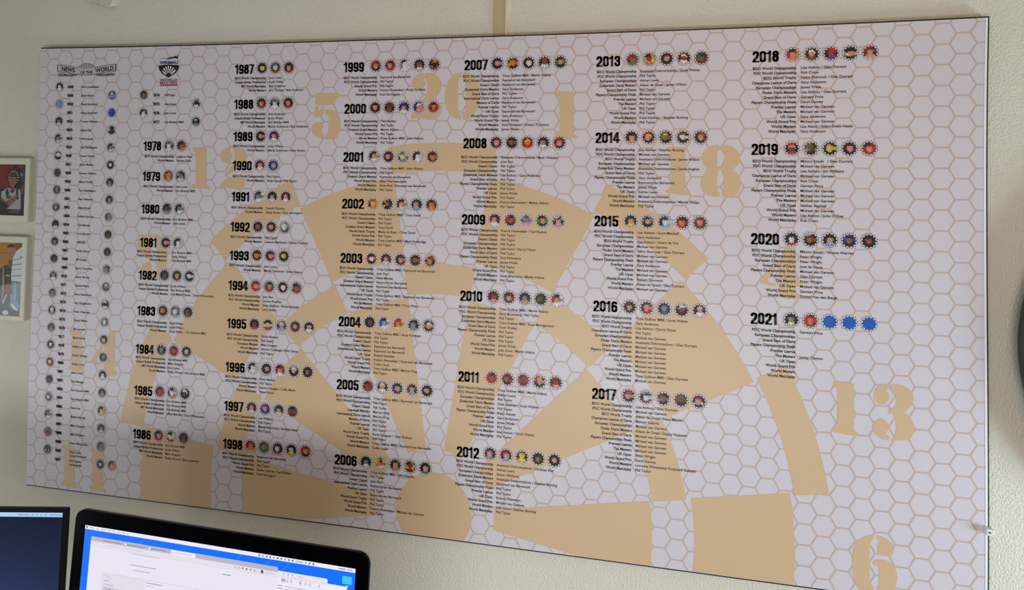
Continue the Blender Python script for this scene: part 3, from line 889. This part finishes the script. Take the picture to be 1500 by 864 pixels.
# ---- the two honours lists at the left
L1 = ['Harry Leadbetter', 'Jackie Boyce', 'Dixie Newberry', 'Harry Perryman', 'Tommy Gibbons', 'Jimmy Car', 'Oliver James', 'Tom Reddington', 'Trevor Peachy',
      'Alwyn Mullins', 'Tommy Gibbons', 'Albert Welch', 'Tom Reddington', 'Alec Adamson', 'Eddie Brown', 'Robbie Rumney', 'Tom Barrett', 'Tom Barrett', 'Wilf Ellis',
      'Wally Seaton', 'Bill Duddy', 'Barry Twomlow', 'Henry Barney', 'Dennis Filkins', 'Brian Netherton', 'Ivor Hodgkinson', 'Peter Chapman', 'Derek White',
      'Bill Lennard', 'Mick Norris', 'Stefan Lord', 'Bobby George', 'Stefan Lord', JL, 'Roy Morgan', EB, EB, 'Dave Lee', 'Bobby George', 'Mike Gregory',
      'Mike Gregory', 'Dave Whitcombe', 'Paul Cook|Lynne Ormond', PT + '|Linda Jones']
C1 = ('kwwk wlbw llll blbb kgwk wGkk kgwk kgwk wwkw kwkk GGGG kggk GgGg kggk gpGG Gggg kGwk knnk kgGk kGGk kGGk gggG Ggwg GgGw kggk wkww kwgw gwgg '
      'GggG kyrk kwGk egGe rwrr kwwk GGGk kggk gwGG kyyk GgwG kgwk rkro kggG wkGk kckk').split()
mb, nl = PB(), PB()
for i, nm in enumerate(L1):
    y = 4.80 + .9431 * i
    yr = 1948 + i if i < 43 else 1997
    numerals(mb, str(yr), 4.80 + .0022 * i, y, .355, .33)
    x = 6.60 + .0045 * i
    if '|' in nm:
        a, b = nm.split('|')
        text(nl, a, x, y + .13 - .03, TS, SXN * 1.02, 'L', .024)
        text(nl, b, x, y + .13 + .36, TS, SXN * 1.02, 'L', .024)
    else:
        text(nl, nm, x, y + .12, TS * .95, SXN * 1.04, 'L', .022)
    left = (yr % 2 == 0)
    badge(3.80 + .0028 * i if left else 10.57 + .0036 * i, y - .01, .585, C1[i], i + 7)
badge(12.17, 45.33, .585, 'wppn', 99)
pbuild(mb, 'year_list', INK, chart, .0006)
pbuild(nl, 'winner_list', INKW, chart, .0006)
mb, nl = PB(), PB()
for i, (nm, cd) in enumerate(zip(['Cliff Inglis', 'Alan Evans', JL, EB], ['ksnk', 'wkwk', 'gwwG', 'kGgw'])):
    y = 5.76 + .963 * i
    numerals(mb, str(1974 + i), 15.67 + .02 * i, y, .355, .33)
    text(nl, nm, 17.04 + .025 * i, y + .12, TS * .95, SXN * 1.06, 'L', .022)
    badge(14.52 if i % 2 == 0 else 20.91, y - .04, .585, cd, 200 + i)
pbuild(mb, 'year_list', INK, chart, .0006)
pbuild(nl, 'winner_list', INKW, chart, .0006)

# ---- NEWS OF THE WORLD ribbon
A_, B_, C_, D_ = PB(), PB(), PB(), PB()
N = 24


def rib(x):                      # centre line of the ribbon
    u = (x - 7.24) / 3.75
    return 2.98 + .20 * math.cos(u * 3.1) * (1 if abs(u) < 1 else 1) - .02


dome = [(7.24 + 1.18 * math.cos(a), 3.0 - .76 * math.sin(a)) for a in [math.pi * i / 20 for i in range(21)]]
A_.p(dome)
B_.p([(7.24 + (x - 7.24) * .94, 3.0 + (y - 3.0) * .93) for x, y in dome])
for k in range(9):
    a = math.pi * (k + .8) / 10
    C_.p([(7.24, 3.0), (7.24 + 1.05 * math.cos(a), 3.0 - .66 * math.sin(a)), (7.24 + 1.05 * math.cos(a + .16), 3.0 - .66 * math.sin(a + .16))])
for x0, x1, hh in ((3.46, 11.0, .40),):
    for i in range(N):
        xa, xb = x0 + (x1 - x0) * i / N, x0 + (x1 - x0) * (i + 1) / N
        ya, yb = rib(xa), rib(xb)
        A_.p([(xa, ya - hh), (xb, yb - hh), (xb, yb + hh), (xa, ya + hh)])
        g = hh - .055
        if i == 0:
            xa += .10
        if i == N - 1:
            xb -= .10
        D_.p([(xa, ya - g), (xb, yb - g), (xb, yb + g), (xa, ya + g)])
# curled tails under the ribbon
for s_ in (-1, 1):
    for k, (xc, yc, w_, h_) in enumerate(((3.15, .50, .55, .16), (2.3, .55, .6, .14), (1.6, .56, .4, .10))):
        cx_, cy_ = 7.24 + s_ * xc, 2.98 + yc
        C_.p([(cx_ + w_ * math.cos(a), cy_ + h_ * math.sin(a)) for a in [math.pi * 2 * q / 14 for q in range(14)]])
pbuild(A_, 'ribbon_outline', INKT, chart, .0006)
pbuild(B_, 'ribbon_globe', LGREY, chart, .0007)
pbuild(C_, 'ribbon_shading', GREYI, chart, .0008)
pbuild(D_, 'ribbon_face', LGREY, chart, .0009)
mb = PB()
text(mb, 'NEWS', 4.86, 3.12, .66, .95, 'C', .035, rot=.13)
text(mb, 'OF THE', 7.24, 3.40, .46, 1.0, 'C', .03, bend=-.03)
text(mb, 'WORLD', 9.60, 3.14, .66, .95, 'C', .035, rot=-.13)
pbuild(mb, 'ribbon_lettering', INK, chart, .0011)

# ---- masters emblem above the second list
mb = PB()
mb.p([(16.95, 1.93), (17.6, 1.78), (18.25, 1.66), (18.33, 1.60), (18.45, 1.64), (18.48, 1.80), (18.6, 1.50), (18.66, 1.52), (18.58, 1.93), (18.35, 1.90), (18.2, 1.84), (17.6, 1.95)])
mb.p([(16.5, 1.86), (17.1, 1.80), (17.1, 1.84), (16.5, 1.90)])
sh = [(16.22, 2.62), (17.5, 2.52), (18.78, 2.62), (18.66, 3.05), (18.3, 3.5), (17.5, 3.92), (16.7, 3.5), (16.34, 3.05)]
mb.p(sh)
pbuild(mb, 'emblem_shield', INKT, chart, .0006)
mb = PB()
for k in range(7):
    a0, a1 = math.radians(205 + k * 19.5), math.radians(205 + k * 19.5 + 9)
    mb.p([(17.5 + .95 * math.cos(a0), 3.62 + .95 * math.sin(a0)), (17.5 + .95 * math.cos(a1), 3.62 + .95 * math.sin(a1)),
          (17.5 + .22 * math.cos(a1), 3.62 + .22 * math.sin(a1)), (17.5 + .22 * math.cos(a0), 3.62 + .22 * math.sin(a0))])
mb.p([(16.62, 3.18), (16.78, 3.16), (17.2, 3.58), (17.1, 3.62)])
mb.p([(18.38, 3.18), (18.22, 3.16), (17.8, 3.58), (17.9, 3.62)])
pbuild(mb, 'emblem_rays', HALO, chart, .0008)
mb = PB(); text(mb, 'WINMAU', 17.52, 2.47, .45, .5 * 2.2 / (twidth('WINMAU', .04) * .45 * .5), 'C', .04); 
pbuild(mb, 'emblem_lettering', NAVY, chart, .0008)
mb = PB(); text(mb, 'WORLD', 17.52, 4.31, .40, 2.15 / (twidth('WORLD', .02) * .40), 'C', .02)
pbuild(mb, 'emblem_lettering', NAVY, chart, .0008)
mb = PB(); text(mb, 'MASTERS', 17.53, 4.59, .33, 2.15 / (twidth('MASTERS', .03) * .33), 'C', .03)
pbuild(mb, 'emblem_lettering', REDI, chart, .0008)
mb = PB(); mb.p([(16.46, 4.66), (18.62, 4.66), (18.62, 4.78), (16.46, 4.78)])
pbuild(mb, 'emblem_bar', DRED, chart, .0008)

bpy.data.objects.remove(_to)
bpy.data.curves.remove(_tc)

# ------------------------------------------------------------------ clear clip holding the chart's right edge
m = MB(); r0 = thing('wall_clip', 'small clear plastic clip gripping the chart\'s right edge near the bottom', 'clip', (1.198, WY, 1.259))
m.box(1.1895, 1.2005, -.0125, -.0008, 1.2545, 1.2675)
m.box(1.2007, 1.2035, -.0125, WY, 1.2545, 1.2675)
m.build('clip_body', PLAST, r0, rel((1.198, WY, 1.259)), bevel=.0012)
m = MB(); m.lathe([(0, -.0135), (.0020, -.0135), (.0025, -.0125)], 1.1955, 1.261, 16)
m.build('screw', ALU, r0, rel((1.198, WY, 1.259)))

# ------------------------------------------------------------------ big round clock at the right edge
CC = (1.660, WY, 1.648)
clk = thing('wall_clock', 'large round white clock with a thick dark rim at the right edge', 'clock', CC)
R = .4150
m = MB(); m.lathe([(0, -.012), (R - .004, -.012), (R, -.016), (R, -.026), (R - .004, -.031), (R - .008, -.032), (R - .012, -.029)], CC[0], CC[2], 200)
m.build('rim', RIMBLK, clk, rel(CC), smooth=False)
m = MB(); m.lathe([(R - .0115, -.029), (R - .0165, -.029), (R - .018, -.022)], CC[0], CC[2], 200); m.build('inner_ring', BLACK, clk, rel(CC))
m = MB(); m.lathe([(0, -.024), (R - .016, -.024)], CC[0], CC[2], 120); m.build('face', CLKW, clk, rel(CC))
m = MB(); m.lathe([(.33, -.012), (.33, WY)], CC[0], CC[2], 60); m.build('back_box', RIMBLK, clk, rel(CC))
for k in range(12):
    m = MB(); a = k * math.pi / 6
    ux, uz = math.sin(a), math.cos(a)
    P_ = [(CC[0] + ux * r + uz * s, -.0255, CC[2] + uz * r - ux * s) for r, s in ((.30, -.008), (.30, .008), (.345, .008), (.345, -.008))]
    m.poly(P_)
    m.build('hour_mark', BLACK, clk, rel(CC))
for a, L, w in ((5.25, .20, .008), (.95, .28, .006)):
    m = MB(); ux, uz = math.sin(a), math.cos(a)
    m.poly([(CC[0] + ux * r + uz * s, -.027, CC[2] + uz * r - ux * s) for r, s in ((-.03, -w), (-.03, w), (L, w * .5), (L, -w * .5))])
    m.build('hand', BLACK, clk, rel(CC))
m = MB(); m.lathe([(0, -.030), (.012, -.030), (.014, -.024)], CC[0], CC[2], 24); m.build('hub', BLACK, clk, rel(CC))


# ------------------------------------------------------------------ two framed photographs at the left
def frame(name, x1, z0, z1, px1, pz0, pz1, label, width, paint, glass=True):
    x0 = x1 - width
    px0 = x0 + (x1 - px1)
    yf = .0005
    loc = ((x0 + x1) / 2, WY, z0)
    t = thing(name, label, 'picture frame', loc, 'framed photographs beside the chart')
    xf = rel(loc)
    for nm, a in (('frame_rail', (x0, x1, z1 - (z1 - pz1), z1)), ('frame_rail', (x0, x1, z0, pz0)),
                  ('frame_rail', (x0, px0, pz0, pz1)), ('frame_rail', (px1, x1, pz0, pz1))):
        m = MB(); m.box(a[0], a[1], yf, WY, a[2], a[3]); m.build(nm, FRAMEW, t, xf, bevel=.0008)
    mb = MB()
    paint(mb, px0, px1, pz0, pz1)
    mb.build('photograph', PHOTO, t, xf)
    m = MB(); m.poly([(px0, .0030, pz0), (px1, .0030, pz0), (px1, .0030, pz1), (px0, .0030, pz1)]); m.build('glass_pane', GLASS, t, xf)
    return t


def el(cx, cy, rx, ry, n=20, a0=0, a1=360):
    return [(cx + rx * math.cos(math.radians(a0 + (a1 - a0) * i / n)), cy + ry * math.sin(math.radians(a0 + (a1 - a0) * i / n))) for i in range(n)]


def painter(P_of, layers, dim=1.0):
    def f(mb, px0, px1, pz0, pz1):
        for k, (pts, c) in enumerate(layers):
            q = []
            for (u, v) in pts:
                x, z = P_of(u, v)
                q.append((min(max(x, px0), px1), .0062 - .00006 * k, min(max(z, pz0), pz1)))
            mb.poly(q, srgb(*[v * dim for v in c]))
    return f


# upper picture, traced at 7.2 x from the photo: x 0..258 -> X, y 145..690 -> Z
def up(u, v):
    return (-1.3185 + (u / 258) * (1.3185 - 1.2415), 1.9985 - (v - 145) / 545 * .147)


sk, sk2 = (176, 122, 100), (140, 92, 76)
L = [([(-400, 100), (300, 100), (300, 720), (-400, 720)], (44, 26, 30)),
     ([(-400, 100), (95, 100), (60, 400), (-400, 430)], (150, 20, 32)),
     ([(140, 140), (225, 140), (240, 180), (140, 190)], (150, 20, 32)),
     (el(105, 285, 78, 95, 28), (22, 20, 18))]
for k in range(14):
    a = 180 + k * 360 / 14
    L.append(([(105 + r * .82 * math.cos(math.radians(a + d)), 285 + r * math.sin(math.radians(a + d))) for r, d in ((48, -7), (48, 7), (78, 7), (78, -7))], (196, 184, 150)))
L += [([(180, 200), (250, 190), (258, 330), (190, 340)], (60, 66, 84)), ([(185, 240), (205, 235), (212, 270), (190, 272)], (170, 176, 190)),
      ([(215, 215), (235, 200), (240, 300), (222, 300)], (90, 96, 120)),
      ([(180, 400), (235, 370), (258, 420), (258, 600), (190, 620)], (40, 48, 96)),
      ([(-30, 440), (40, 400), (85, 395), (150, 400), (195, 420), (205, 640), (-30, 640)], (206, 206, 212)),
      ([(20, 425), (45, 405), (62, 450), (50, 520), (30, 500)], (40, 40, 48)), ([(62, 400), (88, 430), (112, 402), (135, 402), (112, 450), (82, 450)], (70, 26, 32)),
      ([(140, 400), (165, 404), (175, 520), (150, 520)], (40, 42, 60)),
      ([(40, 480), (88, 480), (88, 512), (45, 515)], (80, 88, 100)),
      ([(195, 440), (225, 345), (240, 350), (240, 400), (215, 480)], sk2),
      ([(-30, 500), (30, 545), (110, 500), (150, 465), (165, 480), (140, 535), (60, 610), (-30, 625)], sk2),
      ([(60, 560), (110, 520), (140, 480), (156, 470), (160, 485), (120, 545), (70, 600)], sk),
      ([(-30, 540), (25, 560), (60, 590), (50, 620), (-30, 640)], (36, 34, 48)),
      ([(80, 380), (125, 380), (128, 415), (100, 432), (78, 410)], sk2),
      (el(104, 318, 40, 68, 24), sk), (el(104, 262, 42, 28, 20, 180, 360), (70, 50, 40)), ([(64, 300), (66, 262), (142, 262), (143, 300), (134, 280), (76, 280)], (70, 50, 40)),
      (el(90, 306, 7, 4, 8), (50, 34, 30)), (el(118, 306, 7, 4, 8), (50, 34, 30)), (el(105, 350, 14, 5, 10), (150, 70, 66)), (el(104, 328, 5, 8, 8), sk2),
      ([(-400, 625), (300, 625), (300, 720), (-400, 720)], (24, 22, 26)),
      ([(70, 650), (190, 650), (190, 660), (70, 660)], (140, 138, 142)), ([(100, 632), (200, 632), (200, 642), (100, 642)], (120, 118, 122))]
frame('picture_frame', -1.2303, 1.8333, 2.0163, -1.2415, 1.8515, 1.9985,
      'upper cream box frame holding a photo of a man before a dartboard', .20, painter(up, L, .80))


# lower picture, traced at 5.76 x: x 0..175, y 115..742
def lo(u, v):
    return (-1.3115 + (u / 175) * (1.3115 - 1.2425), 1.7735 - (v - 115) / 627 * .2085)


L = [([(-400, 100), (200, 100), (200, 760), (-400, 760)], (186, 128, 30)),
     ([(-400, 205), (200, 205), (200, 212), (-400, 212)], (140, 92, 26)),
     ([(95, 100), (185, 100), (185, 135), (110, 190)], (132, 82, 40)),
     ([(-120, 420), (20, 310), (110, 330), (130, 480), (120, 700), (-120, 700)], (62, 56, 50)),
     ([(-120, 560), (60, 500), (120, 560), (120, 760), (-120, 760)], (92, 88, 84)),
     ([(45, 250), (92, 250), (95, 330), (50, 335)], (122, 84, 62)),
     (el(68, 205, 36, 62, 22), (176, 128, 104)), (el(66, 160, 38, 30, 18, 180, 360), (44, 34, 34)),
     (el(54, 200, 6, 4, 8), (50, 34, 30)), (el(80, 200, 6, 4, 8), (50, 34, 30)), (el(67, 240, 12, 4, 8), (130, 70, 64)),
     ([(25, 395), (65, 395), (65, 410), (25, 410)], (180, 160, 110)),
     ([(30, 470), (80, 470), (70, 560), (25, 560)], (140, 78, 70)),
     ([(180, 130), (150, 160), (110, 190), (88, 240), (78, 330), (74, 400), (78, 445), (180, 450)], (226, 232, 232)),  # white and blue striped area: reflection in the glass, painted into the print
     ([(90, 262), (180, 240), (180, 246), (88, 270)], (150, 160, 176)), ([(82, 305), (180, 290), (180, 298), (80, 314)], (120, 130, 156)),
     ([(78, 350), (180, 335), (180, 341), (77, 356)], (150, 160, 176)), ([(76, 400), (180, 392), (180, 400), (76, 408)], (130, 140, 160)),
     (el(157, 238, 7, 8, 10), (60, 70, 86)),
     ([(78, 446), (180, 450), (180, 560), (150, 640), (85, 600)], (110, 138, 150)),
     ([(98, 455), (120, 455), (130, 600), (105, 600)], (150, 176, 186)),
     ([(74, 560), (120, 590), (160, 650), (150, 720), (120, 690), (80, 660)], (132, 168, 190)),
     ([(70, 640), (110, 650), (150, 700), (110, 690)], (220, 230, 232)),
     ([(-120, 700), (60, 690), (150, 700), (150, 760), (-120, 760)], (86, 86, 88)), (el(38, 722, 26, 24, 14), (214, 216, 214)),
     ([(5, 640), (40, 560), (48, 566), (14, 650)], (214, 214, 210)), ([(2, 330), (14, 330), (22, 520), (10, 640), (2, 640)], (150, 150, 148))]
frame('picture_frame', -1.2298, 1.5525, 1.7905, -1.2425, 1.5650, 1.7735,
      'lower cream box frame holding a photo with amber background and painted-on reflection', .19, painter(lo, L, .95))

# ------------------------------------------------------------------ desk and the two monitors
DZ = .765
dl = ((-.45), -.33, 0)
desk = thing('desk', 'white laminate desk against the wall under the chart', 'desk', (-.45, -.35, 0))
xf = rel((-.45, -.35, 0))
m = MB(); m.box(-1.55, .65, -.70, 0.0, DZ - .028, DZ); m.build('desktop', DESK, desk, xf, bevel=.002)
for x in (-1.50, .60):
    for y in (-.65, -.05):
        m = MB(); m.box(x - .025, x + .025, y - .025, y + .025, 0, DZ - .028); m.build('leg', ALU, desk, xf)


def plane(O, yaw, tilt):
    ux = np.array([math.cos(yaw), math.sin(yaw), 0])
    nf = np.array([math.sin(yaw), -math.cos(yaw), 0])
    dn = np.array([0, 0, -1]) * math.cos(tilt) + nf * math.sin(tilt)
    nn = np.cross(ux, dn)            # faces away from or towards the room
    if nn @ nf < 0:
        nn = -nn
    return np.array(O), ux, dn, nn


def rr(w, h, r, n=8):
    """rounded rectangle outline, (right, down)"""
    o = []
    for cx, cy, a in ((w - r, r, -90), (w - r, h - r, 0), (r, h - r, 90), (r, r, 180)):
        o += [(cx + r * math.cos(math.radians(a + 90 * i / n)), cy + r * math.sin(math.radians(a + 90 * i / n))) for i in range(n + 1)]
    return o


def slab(mb, fr, outl, d0, d1):
    """outline in monitor coordinates, from depth d0 (front) to d1 (behind)"""
    O, ux, dn, nn = fr
    n = len(outl)
    A = [tuple(O + ux * u + dn * v + nn * d0) for u, v in outl]
    B = [tuple(O + ux * u + dn * v + nn * d1) for u, v in outl]
    mb.mesh(A + B, [tuple(range(n)), tuple(range(2 * n - 1, n - 1, -1))] + [(i, i + n, (i + 1) % n + n, (i + 1) % n) for i in range(n)])


def scr(mb, fr, pts, d, col):
    O, ux, dn, nn = fr
    mb.poly([tuple(O + ux * u + dn * v + nn * d) for u, v in pts], srgb(*col))


# desktop computer with the wide black bezel
fr = plane((-.64288, -.37414, 1.27773), -.02566, .06933)
O, ux, dn, nn = fr
bx, byy = O[0] + .325, O[1] + .03
IM = (bx, byy, DZ)
imac = thing('desktop_computer', 'large all-in-one computer with wide black bezel, browser windows open on a blue desktop', 'computer', IM)
xf = rel(IM)
m = MB(); slab(m, fr, rr(.650, .425, .022), 0, -.006); m.build('bezel', MONBLK, imac, xf)
m = MB(); slab(m, fr, rr(.650, .512, .022), -.006, -.009)
slab(m, fr, [(u * .62 + .124, v * .62 + .09) for u, v in rr(.652, .512, .06)], -.009, -.045)
m.build('aluminium_case', ALU, imac, xf)
m = MB(); slab(m, fr, [(0.0, .4255), (.650, .4255)] + rr(.650, .512, .022)[9:27], 0, -.0059); m.build('chin', ALU, imac, xf)
s = MB()
q = lambda x0, y0, x1, y1: [(x0, y0), (x1, y0), (x1, y1), (x0, y1)]
d = .0003
sx0, sx1, sy0, sy1 = .0262, .6235, .0292, .365
scr(s, fr, q(sx0, sy0, sx1, sy1), d, (0, 112, 250))
for a, b in (((.1416, .0362), (.1327, .0477)), ((.172, .0362), (.1562, .0490)), ((.388, .0362), (.378, .0480)), ((.4916, .0362), (.4751, .0537)), ((.452, .0362), (.438, .0485))):
    scr(s, fr, [a, (a[0] + .0008, a[1]), (b[0] + .0008, b[1]), b], d + .0001, (70, 160, 250))
scr(s, fr, [(sx0, .15), (.0434, .165), (.0434, .18), (sx0, .17)], d + .0001, (30, 150, 255))
# menu bar with its small grey marks
scr(s, fr, q(sx0, sy0, sx1, .0362), d + .0002, (238, 234, 246))
scr(s, fr, el(.0305, .0327, .0017, .0019, 10), d + .0003, (40, 36, 50))
x = .036
for w in (.0125, .007, .0125, .008, .006, .008, .0075, .005):
    scr(s, fr, q(x, .0318, x + w, .0336), d + .0003, (186, 182, 200)); x += w + .0042
x = .424
for i in range(13):
    scr(s, fr, q(x, .0312, x + .0034, .0342), d + .0003, ((96, 92, 110), (150, 146, 162))[i % 3 == 1]); x += .0078
    if i == 9:
        scr(s, fr, q(x, .0316, x + .016, .0338), d + .0003, (170, 166, 184)); x += .0195
scr(s, fr, q(.590, .0316, .604, .0338), d + .0003, (160, 156, 176)); scr(s, fr, q(.608, .0316, .618, .0338), d + .0003, (180, 176, 192))
# finder-like window behind on the right
rw = lambda x0, y0, x1, y1, r=.003: [(x0 + u, y0 + v) for u, v in rr(x1 - x0, y1 - y0, r, 4)]
scr(s, fr, rw(.42, .0542, .5695, .30), d + .0004, (232, 228, 240))
scr(s, fr, rw(.44, .0622, .6092, .33), d + .0005, (238, 234, 246))
scr(s, fr, q(.44, .0622, .569, .0650), d + .0006, (224, 219, 234))
for i, x in enumerate((.4757, .486, .494, .513, .5235, .533, .551)):
    scr(s, fr, q(x, .0662, x + (.0082 if i == 0 else .004), .0722), d + .0006, (176, 172, 190) if i in (0, 3) else (206, 202, 216))
for i, x in enumerate((.478, .4875, .496)):
    scr(s, fr, q(x, .0572, x + .0032, .0602), d + .0006, (190, 186, 204))
scr(s, fr, q(.509, .0578, .5215, .0592), d + .0006, (196, 192, 208))
scr(s, fr, q(.472, .0740, .6092, .0744), d + .0006, (204, 200, 214))
for yy in (.0790, .0838, .0886, .0934):
    scr(s, fr, q(.4685, yy, .479, yy + .0012), d + .0006, (130, 126, 146)); scr(s, fr, q(.484, yy, .53, yy + .0012), d + .0006, (176, 172, 190))
# browser window in front
scr(s, fr, rw(.0434, .0480, .4672, .34), d + .0008, (186, 182, 194))
scr(s, fr, q(.0436, .0566, .4671, .335), d + .0009, (228, 224, 238))
scr(s, fr, q(.0436, .0656, .4671, .0661), d + .0010, (204, 200, 214))
scr(s, fr, q(.0436, .0661, .4671, .335), d + .0010, (233, 228, 243))
scr(s, fr, rw(.2326, .0490, .2885, .0567, .0015), d + .0010, (240, 237, 248))
for x0, x1 in ((.0735, .1149), (.1301, .1709), (.1865, .2217)):
    scr(s, fr, q(x0, .0524, x1, .0534), d + .0011, (112, 106, 116)); scr(s, fr, q(x1 + .0030, .0522, x1 + .0042, .0536), d + .0011, (120, 116, 126))
for x in (.1268, .1832):
    scr(s, fr, el(x, .0529, .0021, .0022, 10), d + .0011, (246, 244, 250))
scr(s, fr, q(.2404, .0525, .2800, .0535), d + .0012, (176, 172, 190)); scr(s, fr, el(.2366, .0530, .0012, .0014, 8), d + .0012, (160, 150, 160))
scr(s, fr, q(.2940, .0525, .2956, .0535), d + .0011, (110, 104, 116))
for x in (.050, .057, .064):
    scr(s, fr, q(x, .0605, x + .0018, .0618), d + .0011, (200, 196, 210))
scr(s, fr, q(.0800, .0602, .0825, .0618), d + .0011, (180, 176, 190)); scr(s, fr, q(.0855, .0606, .1717, .0613), d + .0011, (178, 172, 190))
for i, x in enumerate((.377, .385, .393, .4015, .410, .4185, .426)):
    scr(s, fr, el(x, .0605, .0021, .0024, 8), d + .0011, ((190, 186, 200), (190, 186, 200), (200, 130, 146), (140, 136, 150), (160, 156, 170), (178, 174, 188), (214, 210, 222))[i])
scr(s, fr, el(.4345, .0605, .0032, .0034, 12), d + .0011, (92, 96, 92)); scr(s, fr, q(.4405, .0600, .4600, .0612), d + .0011, (186, 184, 212))
scr(s, fr, q(.1434, .0676, .2082, .0685), d + .0011, (170, 164, 180))
scr(s, fr, q(.1424, .0872, .1432, .0908), d + .0011, (90, 86, 100))
scr(s, fr, q(.1455, .0884, .2022, .0896), d + .0011, (150, 146, 164)); scr(s, fr, q(.149, .0978, .1879, .0988), d + .0011, (140, 136, 156))
scr(s, fr, q(.3509, .0764, .3686, .0776), d + .0011, (112, 108, 126))
scr(s, fr, rw(.0790, .1122, .44, .30, .003), d + .0011, (196, 192, 206))
scr(s, fr, rw(.0796, .1128, .1780, .30, .0025), d + .0012, (225, 221, 232))
scr(s, fr, q(.1784, .1128, .4394, .30), d + .0012, (234, 229, 243))
for x, h_ in ((.0845, .0022), (.090, .0045), (.096, .0022)):
    scr(s, fr, q(x, .1160, x + .0009, .1160 + h_), d + .0013, (110, 106, 120))
scr(s, fr, q(.0845, .1262, .0960, .1272), d + .0013, (150, 146, 160)); scr(s, fr, q(.0845, .1335, .108, .1345), d + .0013, (160, 156, 170))
scr(s, fr, q(.0815, .1385, .1780, .1445), d + .0013, (204, 200, 212)); scr(s, fr, q(.0860, .1410, .102, .1422), d + .0014, (150, 146, 160))
scr(s, fr, q(.1825, .1165, .2190, .1177), d + .0013, (140, 136, 154)); scr(s, fr, q(.1825, .1220, .1990, .1230), d + .0013, (180, 176, 190))
# folder on the desktop
scr(s, fr, rw(.5985, .0443, .6176, .0580, .001), d + .0002, (64, 196, 250)); scr(s, fr, q(.606, .0605, .611, .0625), d + .0002, (190, 220, 250))
s.build('display', SCREEN, imac, xf)
# stand: bent aluminium foot
m = MB()
hx = .10
P_ = []
yb, yn = byy + .035, byy + .05
prof = [(byy - .085, DZ), (byy - .085, DZ + .006), (yb + .02, DZ + .008), (yb + .035, DZ + .05), (yn - .01, DZ + .30), (yn + .004, DZ + .30), (yb + .047, DZ + .05), (yb + .047, DZ)]
n = len(prof)
m.mesh([(bx - hx, y, z) for y, z in prof] + [(bx + hx, y, z) for y, z in prof],
       [tuple(range(n)), tuple(range(2 * n - 1, n - 1, -1))] + [(i, i + n, (i + 1) % n + n, (i + 1) % n) for i in range(n)])
m.build('stand', ALU, imac, xf)

# second, thin-bezelled monitor at the far left, turned towards the seat
yaw2 = .21
W2, H2 = .535, .325
TR = np.array([-.679, -.36, 1.266])
u2 = np.array([math.cos(yaw2), math.sin(yaw2), 0])
fr = plane(TR - u2 * W2, yaw2, .035)
O, ux, dn, nn = fr
bc = O + ux * W2 / 2 + dn * H2
L2 = (float(bc[0] - nn[0] * .04), float(bc[1] - nn[1] * .04), DZ)
mon = thing('computer_monitor', 'slim-bezelled monitor in the bottom left corner showing a plain dark navy screen', 'monitor', L2)
xf = rel(L2)
m = MB(); slab(m, fr, rr(W2, H2, .003), 0, -.008); slab(m, fr, [(u * .5 + W2 * .25, v * .5 + H2 * .3) for u, v in rr(W2, H2, .02)], -.008, -.05)
m.build('casing', MONPL, mon, xf)
s = MB()
x0, x1 = .0095, W2 - .0095
N = 60
for i in range(N):
    for j in range(40):
        a0, a1 = x0 + (x1 - x0) * i / N, x0 + (x1 - x0) * (i + 1) / N
        v0, v1 = .0145 + (H2 - .03) * j / 40, .0145 + (H2 - .03) * (j + 1) / 40
        t_ = (j + .5) / 40
        g = 1 - abs(i - N * .68) / N
        scr(s, fr, q(a0, v0, a1, v1), d, (12 + 62 * t_ * g, 22 + 60 * t_ * g, 46 + 92 * t_ * g))
scr(s, fr, q(x0, .0085, x1, .0170), d + .0004, (168, 208, 240))
x = W2 - .10
for w in (.022, .004, .004, .004, .004, .028):
    scr(s, fr, q(x, .0118, x + w, .0138), d + .0006, (120, 160, 200)); x += w + .005
s.build('display', SCREEN, mon, xf)
m = MB(); cx_, cy_ = float(bc[0]), float(bc[1])
m.box(L2[0] - .025, L2[0] + .025, L2[1] - .002, L2[1] + .022, DZ + .008, float(bc[2]) + .12)
m.build('neck', MONPL, mon, xf, bevel=.003)
m = MB()
P_ = [(L2[0] + .13 * math.cos(a), L2[1] + .085 * math.sin(a)) for a in [k * math.pi / 16 for k in range(32)]]
n = len(P_)
m.mesh([(x, y, DZ) for x, y in P_] + [(x, y, DZ + .009) for x, y in P_],
       [tuple(range(n)), tuple(range(2 * n - 1, n - 1, -1))] + [(i, i + n, (i + 1) % n + n, (i + 1) % n) for i in range(n)])
m.build('base', MONPL, mon, xf)

# ceiling light fitting that holds the room's lamp
m = MB(); m.box(.25, 1.55, -2.22, -1.58, ZC - .035, ZC)
tag(m.build('ceiling_light', PVC), 'flat white rectangular ceiling light panel behind the viewer', 'ceiling light')
